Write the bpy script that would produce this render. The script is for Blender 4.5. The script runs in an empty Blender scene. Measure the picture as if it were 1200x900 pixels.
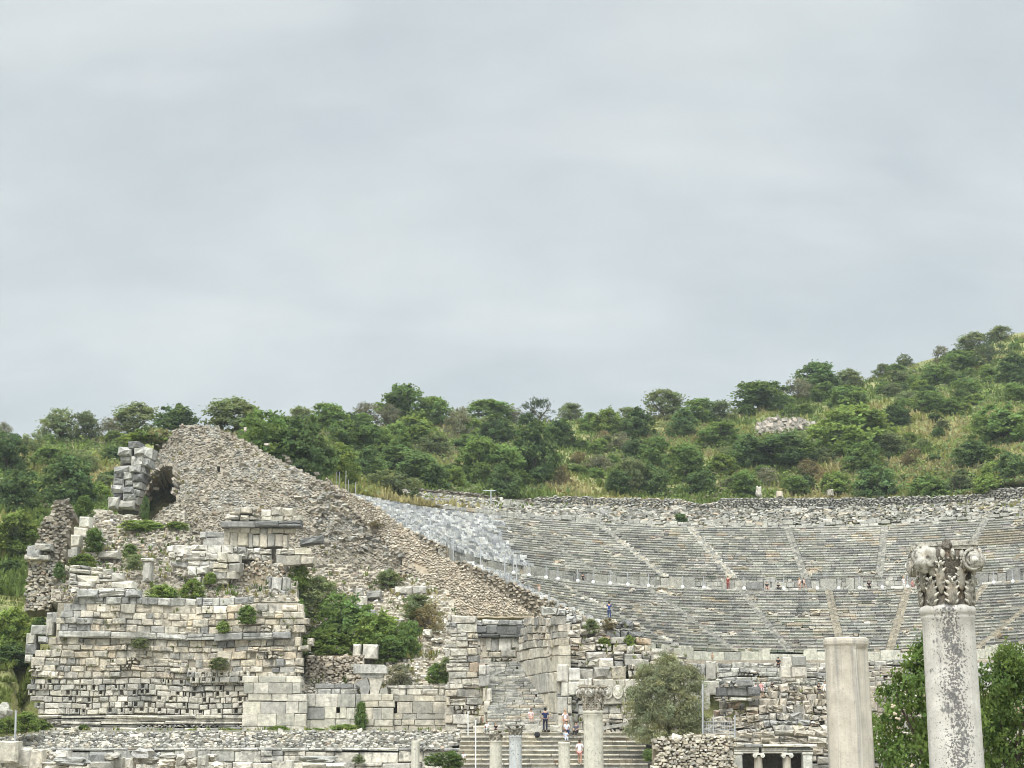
import bpy, math, random
from mathutils import Vector, noise as mnoise

random.seed(7)
R = random.Random(11)
SC = bpy.context.scene
COL = SC.collection
PI = math.pi
rad = math.radians

# ------------------------------------------------------------------ camera
FPX = 1800.0                       # focal length in photo pixels (1200 wide)
PITCH = math.atan(0.225)
CP, SP = math.cos(PITCH), math.sin(PITCH)
cam_d = bpy.data.cameras.new('camera')
cam_d.sensor_width = 36.0
cam_d.lens = FPX / 1200.0 * 36.0
cam_d.clip_start = 0.2
cam_d.clip_end = 9000
cam = bpy.data.objects.new('camera', cam_d)
COL.objects.link(cam)
cam.location = (0, 0, 0)
cam.rotation_euler = (PI / 2 + PITCH, 0, 0)
SC.camera = cam

def P(px, py, Y):
    """point of the world at depth Y seen at photo pixel (px, py)"""
    cx, cy = (px - 600) / FPX, (450 - py) / FPX
    d = Y / (CP - cy * SP)
    return Vector((cx * d, Y, (SP + cy * CP) * d))

def proj(p):
    f = p[1] * CP + p[2] * SP
    u = -p[1] * SP + p[2] * CP
    return 600 + FPX * p[0] / f, 450 - FPX * u / f

def zat(py, Y):
    return P(600, py, Y).z

def lerp(a, b, t):
    return a + (b - a) * t

def clamp(t, a=0.0, b=1.0):
    return max(a, min(b, t))

def table(tb, x):
    if x <= tb[0][0]:
        return tb[0][1]
    for (x0, y0), (x1, y1) in zip(tb, tb[1:]):
        if x <= x1:
            return y0 + (y1 - y0) * (x - x0) / (x1 - x0)
    return tb[-1][1]

def inside(poly, x, y):
    r = False
    j = len(poly) - 1
    for i in range(len(poly)):
        xi, yi = poly[i]
        xj, yj = poly[j]
        if (yi > y) != (yj > y) and x < (xj - xi) * (y - yi) / (yj - yi) + xi:
            r = not r
        j = i
    return r

def fbm(x, y, z=0.0, o=4):
    return mnoise.fractal(Vector((x, y, z)), 1.0, 2.0, o)

# ------------------------------------------------------------------ objects
def tag(o, label=None, cat=None, group=None, kind=None):
    if label: o['label'] = label
    if cat: o['category'] = cat
    if group: o['group'] = group
    if cat and not kind: kind = 'thing'
    if kind: o['kind'] = kind
    return o

def empty(name, loc, rz=0.0):
    o = bpy.data.objects.new(name, None)
    o.empty_display_size = 0.3
    COL.objects.link(o)
    o.location = loc
    o.rotation_euler = (0, 0, rz)
    return o

def wloc(o):
    v = Vector((0, 0, 0))
    while o:
        v = v + Vector(o.location)
        o = o.parent
    return v

def link_mesh(name, me, parent=None):
    o = bpy.data.objects.new(name, me)
    COL.objects.link(o)
    if parent: o.parent = parent
    return o

def copy_tree(o, parent=None):
    c = o.copy()
    COL.objects.link(c)
    c.parent = parent
    for ch in list(o.children):
        copy_tree(ch, c)
    return c

class MB:
    """collects faces; every vertex carries the stone's own colour"""
    def __init__(self):
        self.v, self.f, self.c = [], [], []
    def add(self, vs, fs, col):
        n = len(self.v)
        self.v.extend(vs)
        self.f.extend([tuple(i + n for i in f) for f in fs])
        if isinstance(col, list):
            self.c.extend(col)
        else:
            self.c.extend([col] * len(vs))
    def box(self, c, U, N, Z, l, d, h, col, jit=0.0):
        """c = centre of the FRONT face; U along, N outward, Z up"""
        vs = []
        for dn in (0, -d):
            for su, sz in ((-1, -1), (1, -1), (1, 1), (-1, 1)):
                p = c + U * (su * l / 2 + R.uniform(-jit, jit)) + Z * (sz * h / 2 + R.uniform(-jit, jit)) + N * (dn + R.uniform(-jit, jit))
                vs.append(p)
        self.add(vs, [(0, 1, 2, 3), (5, 4, 7, 6), (4, 5, 1, 0), (3, 2, 6, 7), (4, 0, 3, 7), (1, 5, 6, 2)], col)
    def block(self, c, U, N, Z, l, d, h, col, bev=0.04, jit=0.03):
        """dressed block with worn, chamfered front edges and a slightly uneven face"""
        bev = min(bev, l * 0.3, h * 0.3)
        vs = []
        j = lambda s=1.0: R.uniform(-jit, jit) * s
        for su, sz in ((-1, -1), (1, -1), (1, 1), (-1, 1)):
            vs.append(c + U * (su * l / 2) + Z * (sz * h / 2) - N * d)
        for su, sz in ((-1, -1), (1, -1), (1, 1), (-1, 1)):
            vs.append(c + U * (su * l / 2 + j(.6)) + Z * (sz * h / 2 + j(.6)) - N * (bev * R.uniform(.7, 1.6)))
        for su, sz in ((-1, -1), (0, -1), (1, -1), (1, 1), (0, 1), (-1, 1)):
            b1, b2 = bev * R.uniform(.5, 1.7), bev * R.uniform(.5, 1.7)
            vs.append(c + U * (su * (l / 2 - b1) + (j(2) if su == 0 else 0)) + Z * (sz * (h / 2 - b2)) + N * j(1.2))
        fs = [(0, 1, 5, 4), (1, 2, 6, 5), (2, 3, 7, 6), (3, 0, 4, 7),
              (4, 5, 10, 9, 8), (5, 6, 11, 10), (6, 7, 13, 12, 11), (7, 4, 8, 13),
              (8, 9, 12, 13), (9, 10, 11, 12), (3, 2, 1, 0)]
        # index shift: front ring starts at 8: 8..13 = bl, bm, br, tr, tm, tl
        self.add(vs, fs, col)
    def stone(self, c, U, N, Z, sx, sn, sz, col, j=0.28):
        """irregular rubble stone, half sizes sx (along), sn (out), sz (up)"""
        a = R.uniform(-0.35, 0.35)
        ca, sa = math.cos(a), math.sin(a)
        U2 = U * ca + Z * sa
        Z2 = Z * ca - U * sa
        vs = []
        q = lambda: R.uniform(1 - 2 * j, 1.1)
        for s in (-1, 1):
            for t in (-1, 1):
                vs.append(c + U2 * (s * sx * q()) + Z2 * (t * sz * q()) - N * sn)
        for s in (-1, 1):
            for t in (-1, 1):
                k = R.uniform(.45, .95)
                vs.append(c + U2 * (s * sx * k * q()) + Z2 * (t * sz * k * q()) + N * (sn * R.uniform(.4, 1.1)))
        self.add(vs, [(4, 6, 7, 5), (0, 2, 6, 4), (2, 3, 7, 6), (3, 1, 5, 7), (1, 0, 4, 5)], col)
    def tube(self, pts, radii, col, n=8, caps=True):
        """round tube along a polyline"""
        rings = []
        for i, p in enumerate(pts):
            p = Vector(p)
            t = (Vector(pts[min(i + 1, len(pts) - 1)]) - Vector(pts[max(i - 1, 0)])).normalized()
            a = t.cross(Vector((0.31, 0.2, 0.93)))
            if a.length < 1e-3: a = t.cross(Vector((1, 0, 0)))
            a.normalize()
            b = t.cross(a)
            r = radii[i] if isinstance(radii, (list, tuple)) else radii
            rings.append([p + (a * math.cos(2 * PI * k / n) + b * math.sin(2 * PI * k / n)) * r for k in range(n)])
        vs = [q for ring in rings for q in ring]
        fs = []
        for i in range(len(rings) - 1):
            for k in range(n):
                fs.append((i * n + k, i * n + (k + 1) % n, (i + 1) * n + (k + 1) % n, (i + 1) * n + k))
        if caps:
            fs.append(tuple(range(n - 1, -1, -1)))
            fs.append(tuple((len(rings) - 1) * n + k for k in range(n)))
        self.add(vs, fs, col)
    def lathe(self, c, prof, col, n=40, wob=0.0, seed=0):
        """prof = [(r, z)] revolved about the vertical through c"""
        vs, fs = [], []
        for i, (r, z) in enumerate(prof):
            for k in range(n):
                a = 2 * PI * k / n
                w = 1 + (wob * mnoise.noise(Vector((math.cos(a) * 2 + seed, math.sin(a) * 2, z * 3))) if wob else 0)
                vs.append(Vector((c[0] + r * w * math.cos(a), c[1] + r * w * math.sin(a), c[2] + z + (wob * .5 * mnoise.noise(Vector((a * 1.5, seed, z))) if wob else 0))))
        for i in range(len(prof) - 1):
            for k in range(n):
                fs.append((i * n + k, i * n + (k + 1) % n, (i + 1) * n + (k + 1) % n, (i + 1) * n + k))
        fs.append(tuple(range(n - 1, -1, -1)))
        fs.append(tuple((len(prof) - 1) * n + k for k in range(n)))
        self.add(vs, fs, col)
    def blob(self, c, sx, sy, sz, col, seed=0, amp=0.25, n=10, m=7, squareness=0.0):
        """closed lumpy boulder"""
        vs = []
        for i in range(m + 1):
            th = PI * i / m
            for k in range(n):
                a = 2 * PI * k / n
                d = Vector((math.sin(th) * math.cos(a), math.sin(th) * math.sin(a), math.cos(th)))
                if squareness:
                    mx = max(abs(d.x), abs(d.y), abs(d.z))
                    d = d.lerp(d / mx, squareness)
                w = 1 + amp * mnoise.noise(d * 1.7 + Vector((seed * 3.1, seed * 1.7, 0)))
                vs.append(Vector(c) + Vector((d.x * sx * w, d.y * sy * w, d.z * sz * w)))
        fs = []
        for i in range(m):
            for k in range(n):
                fs.append((i * n + k, (i + 1) * n + k, (i + 1) * n + (k + 1) % n, i * n + (k + 1) % n))
        self.add(vs, fs, col)
    def mesh(self, name, mat, origin=None, smooth=False):
        o = Vector(origin) if origin is not None else Vector((0, 0, 0))
        me = bpy.data.meshes.new(name)
        me.from_pydata([(p[0] - o.x, p[1] - o.y, p[2] - o.z) for p in self.v], [], self.f)
        at = me.attributes.new('Col', 'FLOAT_COLOR', 'POINT')
        at.data.foreach_set('color', [x for c in self.c for x in (c[0], c[1], c[2], 1.0)])
        if smooth:
            me.polygons.foreach_set('use_smooth', [True] * len(me.polygons))
        if mat: me.materials.append(mat)
        me.update()
        return me
    def warp(self, a=.22, b=.07):
        """settle the masonry: courses sag and blocks lose their straight edges together"""
        for i, p in enumerate(self.v):
            q = Vector(p)
            n1 = mnoise.noise_vector(q * .16)
            n2 = mnoise.noise_vector(q * .9 + Vector((7, 3, 1)))
            self.v[i] = q + Vector((n1.x * a, n1.y * a, n1.z * a * 1.3)) + n2 * b
        return self
    def build(self, name, mat, parent=None, smooth=False):
        if parent is not None:
            org = wloc(parent)
        else:
            xs = [p[0] for p in self.v]; ys = [p[1] for p in self.v]; zs = [p[2] for p in self.v]
            org = Vector(((min(xs) + max(xs)) / 2, (min(ys) + max(ys)) / 2, min(zs)))
        o = link_mesh(name, self.mesh(name, mat, org, smooth), parent)
        if parent is None: o.location = org
        return o

X1, YN, Z1 = Vector((1, 0, 0)), Vector((0, -1, 0)), Vector((0, 0, 1))

# ------------------------------------------------------------------ materials
def new_mat(name):
    m = bpy.data.materials.new(name)
    m.use_nodes = True
    nt = m.node_tree
    nt.nodes.clear()
    out = nt.nodes.new('ShaderNodeOutputMaterial')
    return m, nt, out

class NB:
    """tiny node builder"""
    def __init__(self, nt): self.nt = nt
    def n(self, t, **kw):
        nd = self.nt.nodes.new(t)
        for k, v in kw.items(): setattr(nd, k, v)
        return nd
    def l(self, a, b): self.nt.links.new(a, b)
    def noise(self, vec, scale, detail=5, rough=.6):
        nd = self.n('ShaderNodeTexNoise')
        nd.inputs['Scale'].default_value = scale
        nd.inputs['Detail'].default_value = detail
        nd.inputs['Roughness'].default_value = rough
        self.l(vec, nd.inputs['Vector'])
        return nd.outputs['Fac']
    def remap(self, val, a, b, c=0.0, d=1.0):
        nd = self.n('ShaderNodeMapRange')
        nd.inputs['From Min'].default_value = a
        nd.inputs['From Max'].default_value = b
        nd.inputs['To Min'].default_value = c
        nd.inputs['To Max'].default_value = d
        self.l(val, nd.inputs['Value'])
        return nd.outputs['Result']
    def scale(self, vec, s):
        nd = self.n('ShaderNodeVectorMath', operation='MULTIPLY')
        nd.inputs[1].default_value = s
        self.l(vec, nd.inputs[0])
        return nd.outputs['Vector']
    def math(self, op, a, b):
        nd = self.n('ShaderNodeMath', operation=op)
        for i, x in enumerate((a, b)):
            if isinstance(x, (int, float)): nd.inputs[i].default_value = x
            else: self.l(x, nd.inputs[i])
        return nd.outputs[0]
    def mix(self, fac, a, b, blend='MIX'):
        nd = self.n('ShaderNodeMix', data_type='RGBA', blend_type=blend)
        for s, x in ((nd.inputs[0], fac), (nd.inputs[6], a), (nd.inputs[7], b)):
            if isinstance(x, (int, float)): s.default_value = x
            elif isinstance(x, tuple): s.default_value = (x[0], x[1], x[2], 1)
            else: self.l(x, s)
        return nd.outputs[2]
    def mulv(self, col, val):
        nd = self.n('ShaderNodeVectorMath', operation='SCALE')
        self.l(col, nd.inputs[0])
        self.l(val, nd.inputs['Scale'])
        return nd.outputs['Vector']
    def bsdf(self, col, rough, out, bump=None, bstr=.5, bdist=.05):
        b = self.n('ShaderNodeBsdfPrincipled')
        b.inputs['Roughness'].default_value = rough
        b.inputs['Specular IOR Level'].default_value = 0.25
        if isinstance(col, tuple): b.inputs['Base Color'].default_value = (*col, 1)
        else: self.l(col, b.inputs['Base Color'])
        if bump is not None:
            bp = self.n('ShaderNodeBump')
            bp.inputs['Strength'].default_value = bstr
            bp.inputs['Distance'].default_value = bdist
            self.l(bump, bp.inputs['Height'])
            self.l(bp.outputs['Normal'], b.inputs['Normal'])
        self.l(b.outputs[0], out.inputs['Surface'])
        return b

def stone_mat(name, lich=.5, streak=.35, sc=1.0, pale=.25, bump=.6, dark=(.055, .057, .055), warm=0.0, big=0.0):
    m, nt, out = new_mat(name)
    b = NB(nt)
    pos = b.n('ShaderNodeNewGeometry').outputs['Position']
    col = b.n('ShaderNodeAttribute', attribute_name='Col').outputs['Color']
    n1 = b.remap(b.noise(pos, 3.2 * sc, 6, .7), .3, .7, .66, 1.28)
    col = b.mulv(col, n1)
    if warm:
        col = b.mix(b.math('MULTIPLY', b.remap(b.noise(pos, .8 * sc, 4, .6), .5, .66), warm), col, (.40, .25, .13))
    col = b.mix(b.math('MULTIPLY', b.remap(b.noise(pos, 7.5 * sc, 5, .65), .55, .68), pale), col, (.60, .58, .52))
    n2 = b.math('MULTIPLY', b.remap(b.noise(pos, 1.15 * sc, 9, .74), .50, .60), lich)
    col = b.mix(n2, col, dark)
    if big:
        col = b.mix(b.math('MULTIPLY', b.remap(b.noise(pos, .42 * sc, 8, .7), .47, .62), big), col, (.20, .195, .18))
    n3 = b.math('MULTIPLY', b.remap(b.noise(b.scale(pos, (2.6 * sc, 2.6 * sc, .35 * sc)), 1.0, 6, .62), .52, .66), streak)
    col = b.mix(n3, col, dark)
    n5 = b.math('MULTIPLY', b.remap(b.noise(pos, 16 * sc, 3, .6), .60, .70), lich * .8)
    col = b.mix(n5, col, (.05, .05, .047))
    b.bsdf(col, .92, out, b.noise(pos, 5.0 * sc, 8, .7), bump, .12 / sc)
    return m

def plain_mat(name, col, rough=.8, var=.25, sc=6.0, metal=0.0):
    m, nt, out = new_mat(name)
    b = NB(nt)
    pos = b.n('ShaderNodeTexCoord').outputs['Object']
    n = b.remap(b.noise(pos, sc, 4, .6), .3, .7, 1 - var, 1 + var)
    rgb = b.n('ShaderNodeRGB')
    rgb.outputs[0].default_value = (*col, 1)
    s = b.bsdf(b.mulv(rgb.outputs[0], n), rough, out)
    s.inputs['Metallic'].default_value = metal
    return m

def leaf_mat(name, transl=.42):
    m, nt, out = new_mat(name)
    b = NB(nt)
    at = b.n('ShaderNodeAttribute', attribute_name='Col').outputs['Color']
    info = b.n('ShaderNodeObjectInfo')
    k = b.remap(info.outputs['Random'], 0, 1, .84, 1.32)
    col = b.mulv(at, k)
    d = b.n('ShaderNodeBsdfDiffuse')
    t = b.n('ShaderNodeBsdfTranslucent')
    mx = b.n('ShaderNodeMixShader')
    mx.inputs[0].default_value = transl
    b.l(col, d.inputs['Color'])
    tc = b.n('ShaderNodeVectorMath', operation='MULTIPLY')
    b.l(col, tc.inputs[0]); tc.inputs[1].default_value = (1.5, 1.45, 1.1)
    b.l(tc.outputs['Vector'], t.inputs['Color'])
    b.l(d.outputs[0], mx.inputs[1])
    b.l(t.outputs[0], mx.inputs[2])
    b.l(mx.outputs[0], out.inputs['Surface'])
    return m

M = {}
M['ashlar'] = stone_mat('weathered_ashlar', lich=.66, streak=.5, dark=(.115, .113, .105), pale=.4, big=.42)
M['clean'] = stone_mat('pale_marble_blocks', lich=.34, streak=.34, pale=.35, dark=(.12, .118, .11), big=.35)
M['seat'] = stone_mat('weathered_seats', lich=.30, streak=.12, sc=.9, dark=(.09, .09, .085))
M['new'] = stone_mat('restored_seats', lich=.2, streak=.15, pale=.3, sc=1.2)
M['rubble'] = stone_mat('rubble_masonry', lich=.32, streak=.10, sc=.8, dark=(.08, .075, .066))
M['tan'] = stone_mat('small_tan_rubble', lich=.25, streak=.1, sc=.8, warm=.1)
M['dark'] = stone_mat('dark_lichen_stone', lich=.65, streak=.5, dark=(.09, .09, .086))
M['leaf'] = leaf_mat('leaves')
M['grass'] = leaf_mat('grass_blades', .35)
M['bark'] = plain_mat('bark', (.11, .085, .06), .95, .4)
M['metal'] = plain_mat('galvanised_metal', (.42, .43, .44), .5, .15, 3, .5)
M['white'] = plain_mat('white_paint', (.72, .72, .70), .7, .12)
M['rope'] = plain_mat('rope', (.30, .27, .22), .9, .2)

# palettes: (weight, colour)
PAL = {
    'ashlar': [(5, (.53, .47, .37)), (3, (.44, .405, .335)), (1.1, (.32, .305, .27)), (1.8, (.55, .46, .335)), (.3, (.20, .197, .185)), (4, (.62, .565, .46))],
    'lower': [(4, (.50, .465, .39)), (3, (.41, .39, .335)), (.9, (.27, .262, .238)), (2, (.58, .54, .455))],
    'cream': [(4, (.52, .47, .375)), (3, (.46, .425, .345)), (1, (.37, .35, .30)), (1, (.57, .53, .45))],
    'white': [(4, (.60, .57, .50)), (2, (.52, .49, .42)), (1, (.40, .385, .35))],
    'grey': [(4, (.33, .325, .30)), (3, (.40, .39, .355)), (1.2, (.22, .218, .205)), (1.5, (.48, .46, .41))],
    'dark': [(3, (.12, .12, .117)), (2, (.17, .17, .162)), (1, (.24, .235, .22))],
    'seat': [(6, (.36, .35, .31)), (3.4, (.305, .298, .27)), (3.2, (.42, .405, .355)), (.9, (.22, .217, .20)), (.35, (.43, .365, .275)), (1.2, (.51, .49, .43))],
    'new': [(4, (.42, .422, .415)), (3.5, (.33, .334, .335)), (3.6, (.62, .615, .59)), (1.4, (.22, .225, .228)), (1.5, (.50, .485, .44))],
    'dirt': [(3, (.32, .285, .22)), (2, (.37, .33, .26)), (1, (.26, .24, .195))],
    'rubble': [(4, (.285, .25, .195)), (4, (.235, .21, .168)), (2.4, (.34, .30, .235)), (1.2, (.175, .16, .133)), (.4, (.33, .26, .19)), (.4, (.42, .385, .32))],
    'tan': [(4, (.43, .37, .29)), (3, (.37, .32, .25)), (2.3, (.50, .445, .36)), (1.3, (.27, .235, .185))],
    'scree': [(4, (.50, .46, .385)), (3, (.42, .37, .29)), (2, (.33, .29, .235)), (1, (.58, .55, .48))],
    'ruin': [(3, (.43, .38, .30)), (3, (.36, .335, .285)), (2.0, (.48, .42, .325)), (.5, (.24, .23, .205)), (.4, (.42, .32, .225)), (1.8, (.53, .49, .41))],
    'backwall': [(4, (.325, .312, .272)), (3, (.27, .26, .232)), (2, (.38, .36, .31)), (.8, (.20, .195, .178)), (.5, (.48, .45, .385))],
}
def pick(pal):
    p = PAL[pal]
    t = R.uniform(0, sum(w for w, _ in p))
    for w, c in p:
        t -= w
        if t <= 0: break
    k = R.uniform(.89, 1.12)
    return (c[0] * k, c[1] * k * R.uniform(.995, 1.005), c[2] * k * R.uniform(.97, 1.03))
HAZE_D = .0002
# ------------------------------------------------------------------ theatre geometry
CX, CY = 32.47, 146.4               # centre of the orchestra
def cone(r):
    return table([(0, 6.0), (19.5, 6.0), (20, 8.07), (37.5, 16.18), (39.4, 16.2), (39.5, 17.7), (58, 26.3), (60.9, 26.35), (61, 27.6), (72, 30.7), (90, 31)], r)
def onc(phi, r, z):
    """point at angle phi (degrees, 90 = away from the street) and radius r round the orchestra"""
    a = rad(phi)
    return Vector((CX + r * math.cos(a), CY + r * math.sin(a), z))
def phi_at(px, r, z):
    best, bp = 1e9, 90
    ph = 12.0
    while ph < 169:
        d = abs(proj(onc(ph, r, z))[0] - px)
        if d < best: best, bp = d, ph
        ph += .1
    return bp

# ------------------------------------------------------------------ terrain (one sheet)
RIDGE = [(-900, 540), (-100, 522), (0, 519), (50, 514), (150, 512), (250, 508), (400, 502), (500, 497), (600, 495), (700, 493), (800, 490),
         (850, 486), (900, 473), (950, 460), (1000, 450), (1050, 434), (1100, 421), (1150, 405), (1200, 393), (1300, 370), (1600, 360), (2100, 420)]
def az_px(az):
    return 600 + FPX * .985 * math.tan(clamp(az, -1.2, 1.2))
ACX, DCC = math.atan2(CX, CY), math.hypot(CX, CY)
def hill_par(az):
    px = az_px(az)
    al = abs(az - ACX)
    R0 = table([(380, 61.5), (455, 61.5), (470, 72.8), (2000, 72.8)], px)
    s = DCC * math.sin(al) if al < PI / 2 else 1e9
    rim = DCC * math.cos(al) + math.sqrt(max(R0 * R0 - s * s, 0)) if s < R0 else DCC * math.cos(al)
    t = clamp((px - 172) / 85)
    t0 = clamp((px - 160) / 10)
    f0 = table([(0, 113), (24, 114), (34, 133)], px)
    rf = lerp(lerp(f0, 166, t0), max(rim, 166), t)
    zf = lerp(lerp(table([(0, -2.6), (24, -2.6), (34, 4.2)], px), 15.5, t0), table([(380, 27), (455, 27.5), (470, 31.2), (1150, 31.6), (1165, 33)], px), t)
    k = table([(0, .355), (165, .355), (300, .30), (600, .35), (900, .42), (1200, .42)], px)
    te = math.tan(PITCH - math.atan((table(RIDGE, px) - 450) / FPX)) * math.cos(clamp(az, -1.2, 1.2))
    G = (zf - k * rf) / (te - k) if k > te else rf + 60
    G = clamp(G, rf + 25, 420)
    return rf, zf, k, G, zf + k * (G - rf)
def terrain(x, y):
    z = terrain0(x, y)
    if 123.4 < y < 153 and -42 < x < -18:      # bank that carries the ruin terraces behind the stage wall
        t = lerp(9.0, 15.0, clamp((y - 124.5) / 13)) - .8
        z = lerp(z, max(z, t), clamp((x + 41.5) / 4.5) * clamp((y - 123.6) / 1.5) * clamp((-18.2 - x) / 1.5))
    return z
def terrain0(x, y):
    rho = math.hypot(x, y)
    az = math.atan2(x, y)
    base = -1.72 - .012 * clamp(y, 0, 100)
    if abs(az) > 1.25 or rho < 60:
        return base
    rf, zf, k, G, zr = hill_par(az)
    fade = clamp((1.25 - abs(az)) / .45)
    px = az_px(az)
    r = math.hypot(x - CX, y - CY)
    if rho < rf:
        behind = (x - CX) * .1736 + (y - CY) * .985 > 1.2 - .2 * clamp((20 - r) / 5)
        if px > 160 and y > 126 and r < 73.5 and behind:
            return cone(r) - (2.2 if r < 61 else .45) if r > 20.6 else 4.3
        z = base
        if px <= 165: return base
        return z if y < 126 else lerp(z, 4.3, clamp((y - 126) / 4))
    b = .9 * fbm(x * .05, y * .05) + .35 * fbm(x * .22, y * .22, 3)
    b *= clamp((rho - rf) / 12)
    if rho < G:
        z = zf + k * (rho - rf)
        t = clamp((rho - G + 26) / 26)
        z -= 1.6 * t * t * 0
    else:
        d = rho - G
        z = zr + .02 * min(d, 15) - .12 * max(0, d - 8)
        z = max(z, -2 + 0 * d)
    return lerp(base, z + b, fade)
azs = [-180, -150, -120, -100, -85, -70, -60, -50, -42, -36, -31, -27]
a = -25.0
while a <= 27.01:
    azs.append(a); a += .45
azs += [30, 34, 39, 45, 52, 60, 70, 85, 100, 120, 150]
rhos = [2, 6, 12, 20, 30, 40, 50, 60, 70, 80, 88, 94, 100, 104, 108]
q = 110.0
while q < 420: rhos.append(q); q += 2.2
rhos += [440, 470, 520, 600, 750, 1000, 1500, 2200, 3000]
tv = [(0, 0, -1.72)]
tf = []
na = len(azs)
for rr in rhos:
    for a in azs:
        x, y = rr * math.sin(rad(a)), rr * math.cos(rad(a))
        tv.append((x, y, terrain(x, y)))
for i in range(len(rhos) - 1):
    for k in range(na):
        k2 = (k + 1) % na
        tf.append((1 + i * na + k, 1 + i * na + k2, 1 + (i + 1) * na + k2, 1 + (i + 1) * na + k))
for k in range(na):
    tf.append((0, 1 + (k + 1) % na, 1 + k))
m, nt, out = new_mat('hillside_ground')
b = NB(nt)
pos = b.n('ShaderNodeNewGeometry').outputs['Position']
c = b.mix(b.remap(b.noise(pos, .055, 6, .6), .40, .60), (.125, .15, .05), (.25, .235, .10))
c = b.mix(b.remap(b.noise(pos, .35, 6, .65), .46, .62), c, (.165, .185, .06))
c = b.mix(b.remap(b.noise(pos, .12, 7, .7), .58, .68, 0, .8), c, (.33, .28, .15))
c = b.mix(b.remap(b.noise(pos, .9, 6, .7), .60, .68, 0, .7), c, (.13, .10, .07))
sp = b.n('ShaderNodeSeparateXYZ'); b.l(pos, sp.inputs[0])
flat_ = b.remap(b.math('ADD', sp.outputs['Z'], b.math('MULTIPLY', b.noise(pos, .4, 5, .6), 1.6)), -.9, .3, 1.0, 0.0)
c = b.mix(flat_, c, b.mix(b.remap(b.noise(pos, .8, 6, .65), .42, .6), (.30, .265, .205), (.22, .21, .135)))
c = b.mulv(c, b.remap(b.noise(pos, 2.5, 6, .7), .3, .7, .6, 1.35))
b.bsdf(c, .95, out, b.noise(pos, 1.5, 8, .7), .8, .4)
me = bpy.data.meshes.new('terrain')
me.from_pydata(tv, [], tf)
me.polygons.foreach_set('use_smooth', [True] * len(me.polygons))
me.materials.append(m)
tag(link_mesh('terrain', me), kind='structure')

def hit(px, py, y0=100.0, y1=430.0):
    """where the ray of photo pixel (px, py) meets the hillside"""
    y = y0
    best = None
    bd = 1e9
    while y < y1:
        p = P(px, py, y)
        g = terrain(p.x, p.y)
        if p.z <= g and math.hypot(p.x - CX, p.y - CY) > 60:
            return Vector((p.x, p.y, g))
        if p.z - g < bd and y > 170:
            bd = p.z - g; best = Vector((p.x, p.y, g))
        y += 1.0
    return best

# ------------------------------------------------------------------ sky and light
w = bpy.data.worlds.new('World')
SC.world = w
w.use_nodes = True
nt = w.node_tree
nt.nodes.clear()
b = NB(nt)
wo = b.n('ShaderNodeOutputWorld')
bg = b.n('ShaderNodeBackground')
SUN_EL, SUN_AZ = rad(52), rad(205)          # behind the camera, a little to the left
sky = b.n('ShaderNodeTexSky', sky_type='NISHITA', sun_disc=False, sun_elevation=SUN_EL, sun_rotation=SUN_AZ, air_density=1.0, dust_density=2.0)
gen = b.n('ShaderNodeTexCoord').outputs['Generated']
sep = b.n('ShaderNodeSeparateXYZ')
b.l(gen, sep.inputs[0])
# cloud deck: project the direction on a flat layer so the cloud bands flatten towards the horizon
den = b.math('ADD', b.math('MAXIMUM', sep.outputs['Z'], 0.0), .42)
cv = b.n('ShaderNodeVectorMath', operation='DIVIDE')
cmb = b.n('ShaderNodeCombineXYZ')
for i in range(3): b.l(den, cmb.inputs[i])
b.l(gen, cv.inputs[0]); b.l(cmb.outputs[0], cv.inputs[1])
flat = b.scale(cv.outputs['Vector'], (1.7, 2.2, 0))
n1 = b.noise(flat, 1.25, 7, .52)
n2 = b.noise(b.scale(flat, (.55, 1.3, 1)), 2.3, 6, .5)
cl = b.mix(b.remap(n1, .36, .62), (2.74, 3.00, 3.10), (3.40, 3.60, 3.60))
cl = b.mix(b.remap(n2, .55, .78, 0, .55), cl, (3.9, 4.02, 4.02))
cl = b.mix(b.remap(b.noise(flat, .7, 4, .5), .52, .72, 0, .55), cl, (2.85, 3.06, 3.24))
cl = b.mulv(cl, b.remap(b.noise(b.scale(flat, (.8, 1.2, 1)), 9.0, 5, .55), .35, .65, .982, 1.018))
# overcast: brighter overhead than low down
zen = b.remap(sep.outputs['Z'], .46, .85, 1.0, 4.2)
cl = b.mulv(cl, zen)
# and an added, unseen boost behind the camera that fills front-facing stone
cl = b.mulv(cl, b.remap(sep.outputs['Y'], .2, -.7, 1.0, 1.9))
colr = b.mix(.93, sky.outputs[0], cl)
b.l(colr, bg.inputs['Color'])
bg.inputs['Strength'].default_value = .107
b.l(bg.outputs[0], wo.inputs['Surface'])
ld = bpy.data.lights.new('sun', 'SUN')
ld.energy = 1.5
ld.angle = rad(18)
ld.color = (1, .965, .91)
lo = bpy.data.objects.new('sun', ld)
COL.objects.link(lo)
lo.rotation_euler = (PI / 2 - SUN_EL, 0, PI - SUN_AZ) 
lo.location = (0, -50, 100)
SC.view_settings.view_transform = 'Standard'
SC.view_settings.look = 'None'
SC.view_settings.exposure = 0.98
SC.cycles.pixel_filter_type = 'BLACKMAN_HARRIS'
SC.cycles.filter_width = 1.0
SC.view_settings.gamma = 1

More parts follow.
